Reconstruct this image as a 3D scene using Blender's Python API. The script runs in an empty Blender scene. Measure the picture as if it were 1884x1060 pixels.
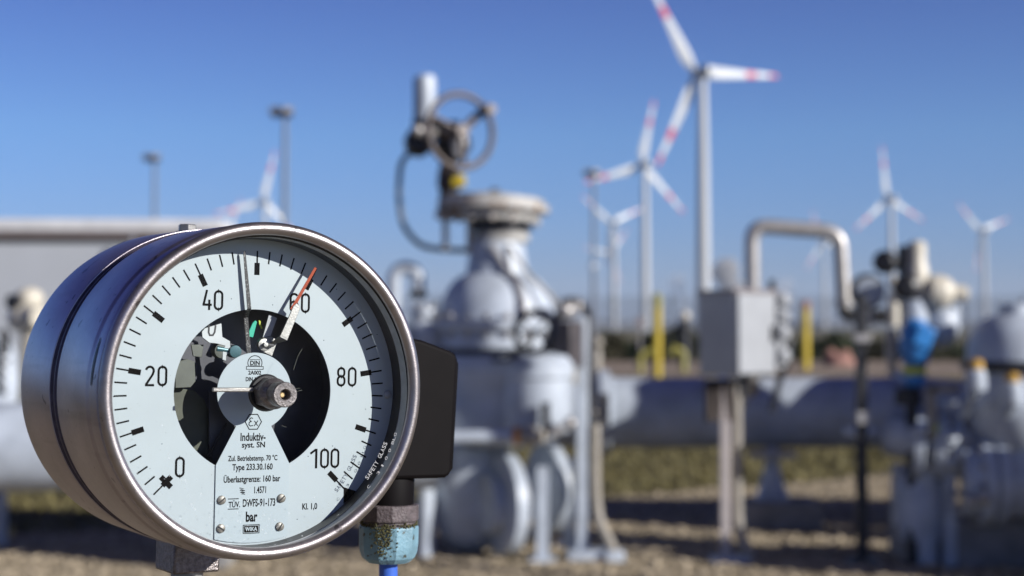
import bpy, math, random
from mathutils import Vector, Matrix, Quaternion
random.seed(7)
PI = math.pi
S = bpy.context.scene
# ------------------------------------------------------------------ camera
F = 2900.0; H = 1.45
PT = math.atan(75 / F); CP, SP = math.cos(PT), math.sin(PT)
cam = bpy.data.cameras.new('camera'); co = bpy.data.objects.new('camera', cam); S.collection.objects.link(co)
co.location = (0, 0, H); co.rotation_euler = (PI / 2 + PT, 0, 0)
cam.sensor_width = 36; cam.lens = F / 1884 * 36; cam.clip_start = .05; cam.clip_end = 30000
cam.dof.use_dof = True; cam.dof.focus_distance = .80; cam.dof.aperture_fstop = 8.3
S.camera = co
# ------------------------------------------------------------------ light
SUN = Vector((.815, -.455, .36)).normalized()
W = bpy.data.worlds.new('World'); S.world = W; W.use_nodes = True
nt = W.node_tree; bg = nt.nodes['Background']
sky = nt.nodes.new('ShaderNodeTexSky'); sky.sky_type = 'NISHITA'; sky.sun_disc = False
sky.sun_elevation = math.asin(SUN.z); sky.sun_rotation = math.atan2(SUN.x, SUN.y)
sky.altitude = 0; sky.air_density = 1.0; sky.dust_density = .35; sky.ozone_density = 2.5
def mulc(src, c):
    q = nt.nodes.new('ShaderNodeMix'); q.data_type = 'RGBA'; q.blend_type = 'MULTIPLY'; q.inputs[0].default_value = 1; q.inputs[7].default_value = (*c, 1)
    nt.links.new(src, q.inputs[6]); return q.outputs[2]
tcw = nt.nodes.new('ShaderNodeTexCoord'); sx = nt.nodes.new('ShaderNodeSeparateXYZ'); nt.links.new(tcw.outputs['Generated'], sx.inputs[0])
rw = nt.nodes.new('ShaderNodeValToRGB'); nt.links.new(sx.outputs[2], rw.inputs[0])      # sky tint by height above the horizon
ramp = [(0.0, (.48, .67, 1.48)), (.03, (.51, .73, 1.48)), (.122, (.54, .82, 1.42)), (.20, (.44, .61, 1.22)), (.34, (.38, .31, .84)), (.7, (.24, .13, .36)), (1.0, (.20, .11, .30))]
for k, (z_, c_) in enumerate(ramp):
    e_ = rw.color_ramp.elements[k] if k < 2 else rw.color_ramp.elements.new(z_)
    if k < 2: e_.position = z_ if k == 0 else .03
    e_.color = tuple(q / 1.6 for q in c_) + (1,)
mx = nt.nodes.new('ShaderNodeMix'); mx.data_type = 'RGBA'; mx.blend_type = 'MULTIPLY'; mx.inputs[0].default_value = 1
nt.links.new(mulc(sky.outputs[0], (1.6, 1.6, 1.6)), mx.inputs[6]); nt.links.new(rw.outputs[0], mx.inputs[7]); nt.links.new(mx.outputs[2], bg.inputs[0])
bg.inputs[1].default_value = .0638
sl = bpy.data.lights.new('sun', 'SUN'); sl.energy = 5.0; sl.angle = math.radians(.53); sl.color = (1, .975, .93)
so = bpy.data.objects.new('sun', sl); S.collection.objects.link(so)
so.rotation_euler = SUN.to_track_quat('Z', 'Y').to_euler()
S.view_settings.view_transform = 'Standard'; S.view_settings.look = 'None'
S.view_settings.exposure = .415; S.view_settings.gamma = 1
S.cycles.max_bounces = 6; S.cycles.transparent_max_bounces = 12


# ------------------------------------------------------------------ pixel helpers (layout only: turn a photo pixel at a depth into metres)
def P(u, v, D):
    x, y = (u - 942) / F, (v - 530) / F
    d = Vector((x, SP * y + CP, -CP * y + SP)); d *= D / d.y
    return Vector((d.x, D, H + d.z))


def G(u, v):                                   # point on the ground seen at a pixel
    x, y = (u - 942) / F, (v - 530) / F
    d = Vector((x, SP * y + CP, -CP * y + SP)); d *= -H / d.z
    return Vector((d.x, d.y, 0))


# ------------------------------------------------------------------ materials
def mat(name, col, rough=.5, metal=0, var=0, vscale=8, bump=0, bscale=60, col2=None, spec=.5, coord='Object', detail=6, c0=.35, c1=.65):
    k_ = .75 if metal < .5 else .93; col = tuple(q * k_ for q in col); col2 = tuple(q * k_ for q in col2) if col2 else None
    m = bpy.data.materials.new(name); m.use_nodes = True
    n, l = m.node_tree.nodes, m.node_tree.links; b = n['Principled BSDF']
    b.inputs['Base Color'].default_value = (*col, 1); b.inputs['Roughness'].default_value = rough
    b.inputs['Metallic'].default_value = metal; b.inputs['Specular IOR Level'].default_value = spec
    tc = n.new('ShaderNodeTexCoord')
    if var or col2:
        t = n.new('ShaderNodeTexNoise'); t.inputs['Scale'].default_value = vscale; t.inputs['Detail'].default_value = detail
        l.new(tc.outputs[coord], t.inputs[0])
        r = n.new('ShaderNodeValToRGB'); l.new(t.outputs[0], r.inputs[0]); l.new(r.outputs[0], b.inputs['Base Color'])
        c2 = col2 or tuple(c * (1 - var) for c in col)
        r.color_ramp.elements[0].position = c0; r.color_ramp.elements[1].position = c1
        r.color_ramp.elements[0].color = (*c2, 1); r.color_ramp.elements[1].color = (*col, 1)
    if bump:
        t = n.new('ShaderNodeTexNoise'); t.inputs['Scale'].default_value = bscale; t.inputs['Detail'].default_value = 4
        l.new(tc.outputs[coord], t.inputs[0]); q = n.new('ShaderNodeBump'); q.inputs['Strength'].default_value = bump
        q.inputs['Distance'].default_value = .01
        l.new(t.outputs[0], q.inputs['Height']); l.new(q.outputs[0], b.inputs['Normal'])
    return m


M = {}
M['paint'] = mat('light_grey_paint', (.61, .67, .755), .42, 0, .24, 6, bump=.03, bscale=30)
M['paint2'] = mat('weathered_grey_paint', (.60, .58, .54), .5, 0, .35, 9)
M['rusty'] = mat('rust_stained_paint', (.55, .53, .50), .6, 0, 0, 14, col2=(.30, .18, .10), c0=.36, c1=.5)
M['dark'] = mat('dark_metal', (.035, .035, .04), .45, .2, .3, 20)
M['black'] = mat('black_plastic', (.007, .0055, .006), .6, 0, .2, 60, spec=.08)
M['galv'] = mat('galvanised_steel', (.50, .475, .455), .42, .55, .25, 25)
M['pink'] = mat('primed_steel_post', (.56, .50, .48), .5, 0, .15, 12)
M['beige'] = mat('beige_conduit', (.43, .39, .33), .55, 0, .2, 20)
M['mast'] = mat('dull_mast_steel', (.22, .24, .28), .6, .2, .1, 2)
M['cream'] = mat('cream_paint', (.74, .68, .56), .4, 0, .1, 12)
M['yellow'] = mat('yellow_paint', (.68, .50, .03), .5, 0, .25, 5)
M['olive'] = mat('weathered_yellow_green', (.42, .38, .08), .5, 0, .3, 8)
M['clay'] = mat('red_clay', (.45, .24, .19), .9, 0, .3, 4, bump=.4, bscale=6)
M['darkbox'] = mat('dark_grey_enamel', (.085, .072, .075), .5, 0, .2, 12)
M['groove'] = mat('dark_groove', (.12, .10, .14), .5, .4, .4, 200)  # mottled dark violet-grey for the seam groove
M['plug'] = mat('amber_plug', (.62, .36, .06), .45, 0, .1, 9)
M['orange'] = mat('orange_paint', (.75, .30, .04), .45, 0, .1, 9)
M['blue'] = mat('blue_paint', (.045, .27, .70), .35, 0, .15, 9)
M['lime'] = mat('lime_paint', (.60, .66, .05), .45)
M['red'] = mat('red_paint', (.60, .03, .05), .45)
M['white'] = mat('turbine_white', (.60, .62, .64), .4, 0, .05, .1)
M['wheel'] = mat('brown_grey_handwheel', (.13, .10, .09), .45, .2, .4, 25)
M['brown'] = mat('brown_cable_bundle', (.075, .055, .045), .6, 0, .3, 20)
M['boxwhite'] = mat('cabinet_enamel', (.44, .455, .48), .4, 0, .1, 6)
M['conc'] = mat('concrete', (.34, .33, .32), .85, 0, .3, 7, bump=.4, bscale=50)
M['wall'] = mat('pale_cladding', (.50, .52, .56), .6, 0, .06, 1)
M['roof'] = mat('roof_sheet', (.80, .79, .80), .6, 0, .15, 2)
M['wood'] = mat('soffit_board', (.30, .25, .245), .7, 0, .2, 3)
M['wire'] = mat('fence_wire', (.16, .17, .19), .6, .3)
# gauge
M['dial'] = mat('dial_enamel', (.488, .552, .578), .38, 0, .035, 60)
M['plate'] = mat('plate_enamel', (.478, .552, .585), .36, 0, .03, 60)
M['ink'] = mat('black_ink', (.010, .009, .009), .8, 0, .3, 900, detail=2, spec=.05)
M['paper'] = mat('white_ink', (.75, .75, .75), .5)
M['screwm'] = mat('screw_steel', (.30, .28, .25), .5, .6, .4, 900)
M['needle'] = mat('speckled_black_needle', (.30, .29, .28), .5, 0, 0, 1500, col2=(.010, .009, .010), c0=.58, c1=.68, detail=1)
M['redtip'] = mat('red_marker', (.42, .055, .008), .7, 0, .15, 500)
M['cavity'] = mat('dark_cavity', (.11, .11, .13), .35, .1, .3, 60)
M['olivegl'] = mat('olive_reflection_tone', (.10, .108, .07), .5, 0, .5, 40)  # colour of a plate that stands for an olive reflection
M['pale'] = mat('pale_inner_bracket', (.62, .66, .66), .35, .1, .15, 90)
M['greyin'] = mat('grey_reflections_and_parts', (.13, .14, .115), .45, .1, .35, 60)  # painted reflections in the window, also the inner post and glass scratches
M['green'] = mat('green_tab', (.03, .50, .33), .35, 0, .1, 80)
M['teal'] = mat('teal_knob', (.07, .16, .18), .3, .3, .2, 80)
M['arm'] = mat('brushed_arm', (.33, .32, .30), .45, .8, .18, 300, bump=.05, bscale=900)
M['hub'] = mat('gunmetal_knob', (.25, .22, .215), .36, .85, .45, 500, bump=.25, bscale=900)
M['hubface'] = mat('worn_knob_face', (.42, .39, .38), .5, .6, .5, 900, bump=.4, bscale=1400)
M['brass'] = mat('brass_core', (.55, .40, .20), .4, .7, .3, 900)
M['gasket'] = mat('black_gasket', (.010, .010, .012), .45, 0, .4, 600)
M['ringin'] = mat('grey_inner_ring', (.50, .51, .52), .4, 0, .2, 200)
M['ringdk'] = mat('dark_inner_wall', (.055, .05, .05), .4, .3, .2, 200)
M['sleeve'] = mat('gland_collar_plastic', (.15, .12, .125), .6, 0, .4, 260, bump=.25, bscale=700)
M['cable'] = mat('blue_cable', (.06, .17, .70), .4, 0, .12, 150)
M['moss'] = mat('moss', (.13, .12, .04), .9, 0, 0, 900, col2=(.025, .025, .012))
M['stone'] = mat('pebble', (.75, .62, .44), .8, 0, 0, 28, col2=(.20, .155, .10), detail=9)


def steel(name, col, rough, aniso):
    m = mat(name, col, rough, .93, .16, 35, bump=.05, bscale=1400)
    n, l = m.node_tree.nodes, m.node_tree.links; b = n['Principled BSDF']
    t = n.new('ShaderNodeTexNoise'); t.inputs['Scale'].default_value = 420; t.inputs['Detail'].default_value = 5
    tc = n.new('ShaderNodeTexCoord'); l.new(tc.outputs['Object'], t.inputs[0])
    mr = n.new('ShaderNodeMapRange'); l.new(t.outputs[0], mr.inputs[0]); l.new(mr.outputs[0], b.inputs['Roughness'])
    mr.inputs[3].default_value = rough - .06; mr.inputs[4].default_value = rough + .1
    src = b.inputs['Base Color'].links[0].from_socket            # small pits, stains and fine scuffs in the metal itself
    for sc_, st, p0, p1, dk in ((130, (1, 1, 1), .665, .70, .45), (9, (1, 1, 14), .56, .72, .80), (22, (1, 1, 1), .55, .75, .86)):
        mp_ = n.new('ShaderNodeMapping'); mp_.inputs['Scale'].default_value = st; l.new(tc.outputs['Object'], mp_.inputs[0])
        q = n.new('ShaderNodeTexNoise'); q.inputs['Scale'].default_value = sc_; q.inputs['Detail'].default_value = 5; l.new(mp_.outputs[0], q.inputs[0])
        w_ = n.new('ShaderNodeMapRange'); w_.inputs[1].default_value = p0; w_.inputs[2].default_value = p1; l.new(q.outputs[0], w_.inputs[0])
        x_ = n.new('ShaderNodeMix'); x_.data_type = 'RGBA'; x_.blend_type = 'MULTIPLY'; l.new(w_.outputs[0], x_.inputs[0]); l.new(src, x_.inputs[6]); x_.inputs[7].default_value = (dk, dk, dk, 1); src = x_.outputs[2]
    l.new(src, b.inputs['Base Color'])
    return m


M['steel'] = steel('case_steel', (.46, .412, .44), .33, 0)
M['bezel'] = steel('bezel_steel', (.40, .36, .355), .33, 0)


def gland_mat():                               # faded light-blue plastic with dark stains and moss of their own shape
    m = mat('light_blue_gland', (.24, .43, .53), .45, 0, .25, 90, bump=.15, bscale=500)
    n, l = m.node_tree.nodes, m.node_tree.links; b = n['Principled BSDF']
    src = b.inputs['Base Color'].links[0].from_socket
    tc = n.new('ShaderNodeTexCoord'); t = n.new('ShaderNodeTexNoise'); t.inputs['Scale'].default_value = 240; t.inputs['Detail'].default_value = 5
    l.new(tc.outputs['Object'], t.inputs[0])
    r = n.new('ShaderNodeValToRGB'); r.color_ramp.elements[0].position = .60; r.color_ramp.elements[1].position = .64
    l.new(t.outputs[0], r.inputs[0])
    x = n.new('ShaderNodeMix'); x.data_type = 'RGBA'; l.new(r.outputs[0], x.inputs[0]); l.new(src, x.inputs[6])
    x.inputs[7].default_value = (.05, .05, .035, 1); l.new(x.outputs[2], b.inputs['Base Color'])
    return m


M['gland'] = gland_mat()


def glass_mat():
    m = bpy.data.materials.new('window_glass'); m.use_nodes = True
    n, l = m.node_tree.nodes, m.node_tree.links; n.remove(n['Principled BSDF'])
    a = n.new('ShaderNodeBsdfTransparent'); a.inputs[0].default_value = (.97, .985, .985, 1)
    g = n.new('ShaderNodeBsdfGlossy'); g.inputs['Roughness'].default_value = .02
    f = n.new('ShaderNodeFresnel'); f.inputs[0].default_value = 1.18
    x = n.new('ShaderNodeMixShader'); l.new(f.outputs[0], x.inputs[0]); l.new(a.outputs[0], x.inputs[1]); l.new(g.outputs[0], x.inputs[2])
    l.new(x.outputs[0], n['Material Output'].inputs[0]); return m


M['glass'] = glass_mat()


def haze_print():
    m = mat('white_glass_print', (.42, .42, .43), .7, spec=.1); return m


M['gprint'] = haze_print()


# ------------------------------------------------------------------ mesh builder
class MB:
    def __init__(s, xf=None):
        s.v = []; s.f = []; s.m = []; s.xf = xf; s.cur = 0

    def V(s, p):
        p = Vector(p)
        if s.xf is not None: p = s.xf @ p
        s.v.append(p); return len(s.v) - 1

    def face(s, ids): s.f.append(list(ids)); s.m.append(s.cur)

    def poly(s, pts): s.face([s.V(p) for p in pts])

    def box(s, c, size, rot=None):
        c = Vector(c); hx, hy, hz = [q / 2 for q in size]; R = rot or Matrix.Identity(3); k = []
        for x in (-hx, hx):
            for y in (-hy, hy):
                for z in (-hz, hz): k.append(s.V(c + R @ Vector((x, y, z))))
        for q in ((0, 1, 3, 2), (4, 6, 7, 5), (0, 4, 5, 1), (2, 3, 7, 6), (0, 2, 6, 4), (1, 5, 7, 3)): s.face([k[i] for i in q])
        return s

    def prism(s, pts, d):                      # polygon (3-D points) pushed along d
        d = Vector(d); a = [s.V(p) for p in pts]; b = [s.V(Vector(p) + d) for p in pts]; n = len(pts)
        s.face(a[::-1]); s.face(b)
        for i in range(n): s.face([a[i], a[(i + 1) % n], b[(i + 1) % n], b[i]])
        return s

    def lathe(s, prof, o=(0, 0, 0), ax=(0, 0, 1), n=32, cap=True, a0=0, wob=None):
        ax = Vector(ax).normalized(); o = Vector(o)
        e = Vector((1, 0, 0)) if abs(ax.x) < .8 else Vector((0, 1, 0)); e1 = (e - ax * e.dot(ax)).normalized(); e2 = ax.cross(e1)
        rings = []
        for r, h in prof:
            rings.append([s.V(o + ax * h + (e1 * math.cos(a0 + 2 * PI * i / n) + e2 * math.sin(a0 + 2 * PI * i / n)) * r) for i in range(n)] if r > 1e-9 else [s.V(o + ax * h)])
        for A, B in zip(rings, rings[1:]):
            for i in range(n):
                j = (i + 1) % n
                if len(A) == 1 and len(B) == 1: break
                if len(A) == 1: s.face([A[0], B[j], B[i]])
                elif len(B) == 1: s.face([A[i], A[j], B[0]])
                else: s.face([A[i], A[j], B[j], B[i]])
        if cap:
            if len(rings[0]) > 1: s.face(rings[0][::-1])
            if len(rings[-1]) > 1: s.face(rings[-1])
        return s

    def cyl(s, a, b, r, r2=None, n=20):
        a, b = Vector(a), Vector(b); d = b - a
        return s.lathe([(r, 0), (r if r2 is None else r2, d.length)], a, d, n)

    def tube(s, pts, r, n=12, closed=False):
        pts = [Vector(p) for p in pts]; N = len(pts); rs = r if isinstance(r, (list, tuple)) else [r] * N; rings = []
        t = (pts[1] - pts[0]).normalized(); e = Vector((0, 0, 1)) if abs(t.z) < .9 else Vector((1, 0, 0)); u = (e - t * e.dot(t)).normalized()
        for i, p in enumerate(pts):
            if closed: t = (pts[(i + 1) % N] - pts[i - 1]).normalized()
            else: t = (pts[min(i + 1, N - 1)] - pts[max(i - 1, 0)]).normalized()
            u = (u - t * u.dot(t)).normalized(); w = t.cross(u)
            rings.append([s.V(p + (u * math.cos(2 * PI * k / n) + w * math.sin(2 * PI * k / n)) * rs[i]) for k in range(n)])
        for i in range(N if closed else N - 1):
            A, B = rings[i], rings[(i + 1) % N]
            for k in range(n): s.face([A[k], A[(k + 1) % n], B[(k + 1) % n], B[k]])
        if not closed: s.face(rings[0][::-1]); s.face(rings[-1])
        return s

    def torus(s, c, ax, R, r, n=48, k=12):
        ax = Vector(ax).normalized(); c = Vector(c); e = Vector((1, 0, 0)) if abs(ax.x) < .8 else Vector((0, 1, 0))
        e1 = (e - ax * e.dot(ax)).normalized(); e2 = ax.cross(e1)
        return s.tube([c + (e1 * math.cos(2 * PI * i / n) + e2 * math.sin(2 * PI * i / n)) * R for i in range(n)], r, k, True)

    def ball(s, c, r, n=24, k=14, z0=-1, z1=1, ax=(0, 0, 1)):
        rx = r if isinstance(r, (int, float)) else r[0]; rz = rx if isinstance(r, (int, float)) else r[1]
        a0, a1 = math.asin(z0), math.asin(z1)
        return s.lathe([(abs(rx * math.cos(a0 + (a1 - a0) * i / k)), rz * math.sin(a0 + (a1 - a0) * i / k)) for i in range(k + 1)], c, ax, n)

    def ribbon(s, pts, w, y, closed=False):    # flat stroke in the x-z plane at depth y
        N = len(pts); L = []; Rr = []
        for i in range(N):
            p = Vector(pts[i]); a = Vector(pts[i - 1]) if (i or closed) else None; b = Vector(pts[(i + 1) % N]) if (i < N - 1 or closed) else None
            d1 = (p - a).normalized() if a is not None else None; d2 = (b - p).normalized() if b is not None else None
            d1 = d1 or d2; d2 = d2 or d1; t = (d1 + d2).normalized(); nn = Vector((-t.y, t.x)); c = max(.45, nn.dot(Vector((-d1.y, d1.x))))
            o = nn * (w / 2 / c); L.append(s.V((p.x + o.x, y, p.y + o.y))); Rr.append(s.V((p.x - o.x, y, p.y - o.y)))
        for i in range(N if closed else N - 1):
            j = (i + 1) % N; s.face([L[i], Rr[i], Rr[j], L[j]])
        return s

    def obj(s, name, mats, parent=None, bevel=0, sharp=35, seg=2):
        if not isinstance(mats, (list, tuple)): mats = [mats]
        off = parent_loc(parent) if parent else Vector((0, 0, 0))
        me = bpy.data.meshes.new(name); me.from_pydata([tuple(p - off) for p in s.v], [], s.f); me.update()
        for m in mats: me.materials.append(M[m] if isinstance(m, str) else m)
        me.polygons.foreach_set('material_index', s.m)
        me.polygons.foreach_set('use_smooth', [True] * len(me.polygons)); me.set_sharp_from_angle(angle=math.radians(sharp))
        o = bpy.data.objects.new(name, me); S.collection.objects.link(o)
        if parent: o.parent = parent
        if bevel:
            b = o.modifiers.new('bevel', 'BEVEL'); b.width = bevel; b.segments = seg; b.limit_method = 'ANGLE'; b.angle_limit = math.radians(40)
        return o


def parent_loc(o):
    p = Vector((0, 0, 0))
    while o: p = p + o.location; o = o.parent
    return p


def tag(o, label=None, cat=None, group=None, kind=None):
    if label: o['label'] = label
    if cat: o['category'] = cat
    if group: o['group'] = group
    if kind: o['kind'] = kind
    return o


def thing(name, label, cat, loc=(0, 0, 0), group=None):
    o = bpy.data.objects.new(name, None); S.collection.objects.link(o); o.location = loc; o.empty_display_size = .1
    return tag(o, label, cat, group)


def arc(c, r, a0, a1, n=8, ux=Vector((1, 0, 0)), uz=Vector((0, 0, 1))):
    c = Vector(c); return [c + ux * (r * math.cos(a0 + (a1 - a0) * i / n)) + uz * (r * math.sin(a0 + (a1 - a0) * i / n)) for i in range(n + 1)]


def bend(pts, r, n=6):                         # round the corners of a polyline
    pts = [Vector(p) for p in pts]; out = [pts[0]]
    for a, b, c in zip(pts, pts[1:], pts[2:]):
        d1 = (a - b); d2 = (c - b); k = min(r, d1.length * .49, d2.length * .49); p = b + d1.normalized() * k; q = b + d2.normalized() * k
        for i in range(n + 1):
            t = i / n; out.append(p * (1 - t) ** 2 + b * 2 * t * (1 - t) + q * t * t)
    return out + [pts[-1]]


# ================================================================== SETTING
def ground_mat(name, c1, c2, c3, sc, bump=0, fine=0):
    c1, c2, c3 = [tuple(q * .75 for q in c) for c in (c1, c2, c3)]
    m = bpy.data.materials.new(name); m.use_nodes = True; n, l = m.node_tree.nodes, m.node_tree.links; b = n['Principled BSDF']
    b.inputs['Roughness'].default_value = .9; b.inputs['Specular IOR Level'].default_value = .2
    tc = n.new('ShaderNodeTexCoord'); t = n.new('ShaderNodeTexNoise'); t.inputs['Scale'].default_value = sc; t.inputs['Detail'].default_value = 10
    l.new(tc.outputs['Object'], t.inputs[0]); r = n.new('ShaderNodeValToRGB'); l.new(t.outputs[0], r.inputs[0])
    e = r.color_ramp.elements; e[0].position = .35; e[0].color = (*c1, 1); e[1].position = .65; e[1].color = (*c3, 1)
    k = e.new(.5); k.color = (*c2, 1)
    out = r.outputs[0]
    if fine:
        v = n.new('ShaderNodeTexVoronoi'); v.inputs['Scale'].default_value = fine; l.new(tc.outputs['Object'], v.inputs[0])
        x = n.new('ShaderNodeMix'); x.data_type = 'RGBA'; x.blend_type = 'OVERLAY'; x.inputs[0].default_value = .7
        bw = n.new('ShaderNodeRGBToBW'); l.new(v.outputs['Color'], bw.inputs[0]); l.new(out, x.inputs[6]); l.new(bw.outputs[0], x.inputs[7]); out = x.outputs[2]
        q = n.new('ShaderNodeBump'); q.inputs['Strength'].default_value = bump; q.inputs['Distance'].default_value = .03; q.invert = True
        l.new(v.outputs['Distance'], q.inputs['Height']); l.new(q.outputs[0], b.inputs['Normal'])
    l.new(out, b.inputs['Base Color']); return m


M['field'] = ground_mat('dry_grass_field', (.11, .095, .035), (.16, .135, .05), (.21, .17, .065), 1.2, .6, 14)
M['gravel'] = ground_mat('gravel_bed', (.30, .24, .15), (.40, .325, .21), (.50, .40, .27), 3, .9, 30)
M['path'] = ground_mat('sandy_track', (.26, .20, .15), (.33, .26, .20), (.38, .31, .24), .8, .3, 6)
g = MB(); g.poly([(-9000, -60, 0), (9000, -60, 0), (9000, 14000, 0), (-9000, 14000, 0)])
tag(g.obj('grass_ground', 'field'), kind='structure')
# gravel yard: edge runs away from the camera towards the right
edge = [G(-260, 1000), G(0, 985), G(200, 978), G(420, 962), G(600, 948), G(800, 934), G(1000, 922), G(1150, 912), G(1300, 903), G(1450, 893), G(1560, 880), G(1700, 868), G(1884, 858), G(2300, 850)]
g = MB(); pts = [(-9, 0 - 4, .004), (12, -4, .004), (14, edge[-1].y, .004)] + [(e.x, e.y + random.uniform(-.1, .1), .004) for e in edge[::-1]] + [(-9, edge[0].y - .3, .004)]
g.poly(pts); tag(g.obj('gravel_yard', 'gravel'), kind='structure')


def yard_edge(x):
    for a, b in zip(edge, edge[1:]):
        if a.x <= x <= b.x: return a.y + (b.y - a.y) * (x - a.x) / (b.x - a.x)
    return edge[0].y if x < edge[0].x else edge[-1].y


g = MB(); g.poly([(-60, 50, .004), (60, 46, .004), (60, 70, .004), (-60, 74, .004)]); tag(g.obj('track', 'path'), kind='structure')
# loose stones (nobody could count them)
g = MB(); OCT = [(1, 0, 0), (0, 1, 0), (-1, 0, 0), (0, -1, 0), (0, 0, 1), (.7, .7, .55), (-.7, .7, .5), (-.7, -.7, .55), (.7, -.7, .5)]
for i in range(15000):
    y = random.uniform(7.6, 16.5); x = random.uniform(-.40, .40) * y
    if y > yard_edge(x) - .02 + random.uniform(-.15, .15): continue
    r = random.uniform(.010, .034) * random.uniform(.7, 1.2); a = random.uniform(0, PI); ca, sa = math.cos(a), math.sin(a); sx, sy, sz = r * random.uniform(.8, 1.3), r * random.uniform(.7, 1), r * random.uniform(.5, .9)
    k = []
    for q in OCT:
        px, py, pz = q[0] * sx * random.uniform(.8, 1.1), q[1] * sy * random.uniform(.8, 1.1), q[2] * sz; k.append(g.V((x + px * ca - py * sa, y + px * sa + py * ca, .002 + pz)))
    for fc in ((0, 5, 8), (5, 1, 6), (6, 2, 7), (7, 3, 8), (4, 8, 5), (4, 5, 6), (4, 6, 7), (4, 7, 8), ): g.face([k[q] for q in fc])
tag(g.obj('loose_gravel', 'stone', sharp=20), kind='stuff')
# grass tufts
M['blade'] = mat('grass_blade', (.22, .185, .065), .8, 0, 0, 1.5, col2=(.12, .105, .04))
g = MB()
for i in range(26000):
    y = random.uniform(10.5, 26) if i % 3 else random.uniform(26, 48); x = random.uniform(-.42, .42) * y
    if y < yard_edge(x) + random.uniform(-.1, .5): continue
    h = random.uniform(.03, .10); a = random.uniform(0, PI); w = random.uniform(.006, .016) * (1 + y / 30); dx, dy = math.cos(a) * w, math.sin(a) * w; lx, ly = random.uniform(-.04, .04), random.uniform(-.04, .04)
    g.poly([(x - dx, y - dy, 0), (x + dx, y + dy, 0), (x + lx, y + ly, h)])
tag(g.obj('short_grass', 'blade'), kind='stuff')
# distant low land on the horizon
M['farland'] = mat('distant_woodland', (.085, .095, .12), .95, 0, .25, .004)
g = MB(); N = 160; base = []; top = []
for i in range(N + 1):
    a = math.radians(-50 + 100 * i / N); r = 5200 + 500 * math.sin(i * .37); h = 22 + 14 * math.sin(i * .21) * math.sin(i * .053 + 1) + random.uniform(-4, 5)
    base.append((r * math.sin(a), r * math.cos(a), -1)); top.append((r * math.sin(a), r * math.cos(a), h))
for i in range(N):
    b0, b1, t0, t1 = [Vector(q) for q in (base[i], base[i + 1], top[i], top[i + 1])]
    g.poly([b0, b1, t1, t0]); g.poly([t0, t1, t1 * 1.12 + Vector((0, 0, 4)), t0 * 1.12 + Vector((0, 0, 4))])
tag(g.obj('distant_hills', 'farland'), kind='structure')


# ================================================================== WIND TURBINES
def turbine(u, vhub, D, Rpx, ang, label, yaw=150):
    s = D / F; hub = P(u, vhub, D); R = Rpx * s; base = Vector((hub.x, D, 0)); hz = hub.z
    t = thing('wind_turbine', label, 'wind turbine', base, 'wind turbines along the horizon')
    k = R / 40.0
    b = MB(); b.lathe([(2.7 * k, 0), (2.5 * k, hz * .3), (2.1 * k, hz * .65), (1.45 * k, hz - 2.2 * k)], base, (0, 0, 1), 28); b.obj('tower', 'white', t)
    ya = math.radians(yaw); nv = Vector((-math.sin(ya), -math.cos(ya), 0)); side = Vector((-math.cos(ya), math.sin(ya), 0))   # rotor faces nv
    hc = Vector((hub.x, D, hz)); rc = hc + nv * 4.2 * k
    b = MB(); prof = [(0, -5.5), (1.5, -5.3), (2.1, -3.5), (2.25, 0), (2.1, 2.2), (1.6, 3.1), (0, 3.2)]
    b.lathe([(r * k, h * k) for r, h in prof], hc, nv, 20, False); b.obj('nacelle', 'white', t)
    b = MB(); b.lathe([(1.5 * k, -1.2 * k), (1.7 * k, 0), (1.3 * k, 1.3 * k), (.5 * k, 2.1 * k), (0, 2.2 * k)], rc, nv, 20); b.obj('hub', 'white', t)
    up = Vector((0, 0, 1))
    for j in range(3):
        a = math.radians(ang + 120 * j); d = side * math.cos(a) + up * math.sin(a); e = side * -math.sin(a) + up * math.cos(a)
        b = MB(); rings = []; L = [.02, .06, .12, .2, .3, .45, .60, .602, .72, .722, .88, .882, .97, 1.0]; Wd = [1.0, 1.0, 1.7, 2.15, 2.0, 1.55, 1.2, 1.2, 1.0, 1.0, .7, .7, .5, .12]
        Th = [1.0, .95, .7, .5, .36, .26, .19, .19, .15, .15, .1, .1, .07, .03]
        for q, w, th in zip(L, Wd, Th):
            w *= k * 1.15; th *= k; tw = math.radians(14 * (1 - q)); c = rc + d * (R * q) + e * (w * .25)
            ee = e * math.cos(tw) + nv * math.sin(tw); nn = nv * math.cos(tw) - e * math.sin(tw)
            rings.append([b.V(c + ee * (w * x) + nn * (th * y)) for x, y in ((1, 0), (.4, .55), (-.3, 1), (-.85, .6), (-1, 0), (-.85, -.6), (-.3, -1), (.4, -.55))])
        for i, (A, B) in enumerate(zip(rings, rings[1:])):
            b.cur = 1 if (L[i] in (.602, .882, .97) or L[i] == .60 and False) else 0
            for x in range(8): b.face([A[x], A[(x + 1) % 8], B[(x + 1) % 8], B[x]])
        b.cur = 1; b.face(rings[-1]); b.cur = 0; b.face(rings[0][::-1]); b.obj('blade', ['white', 'red'], t)


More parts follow.
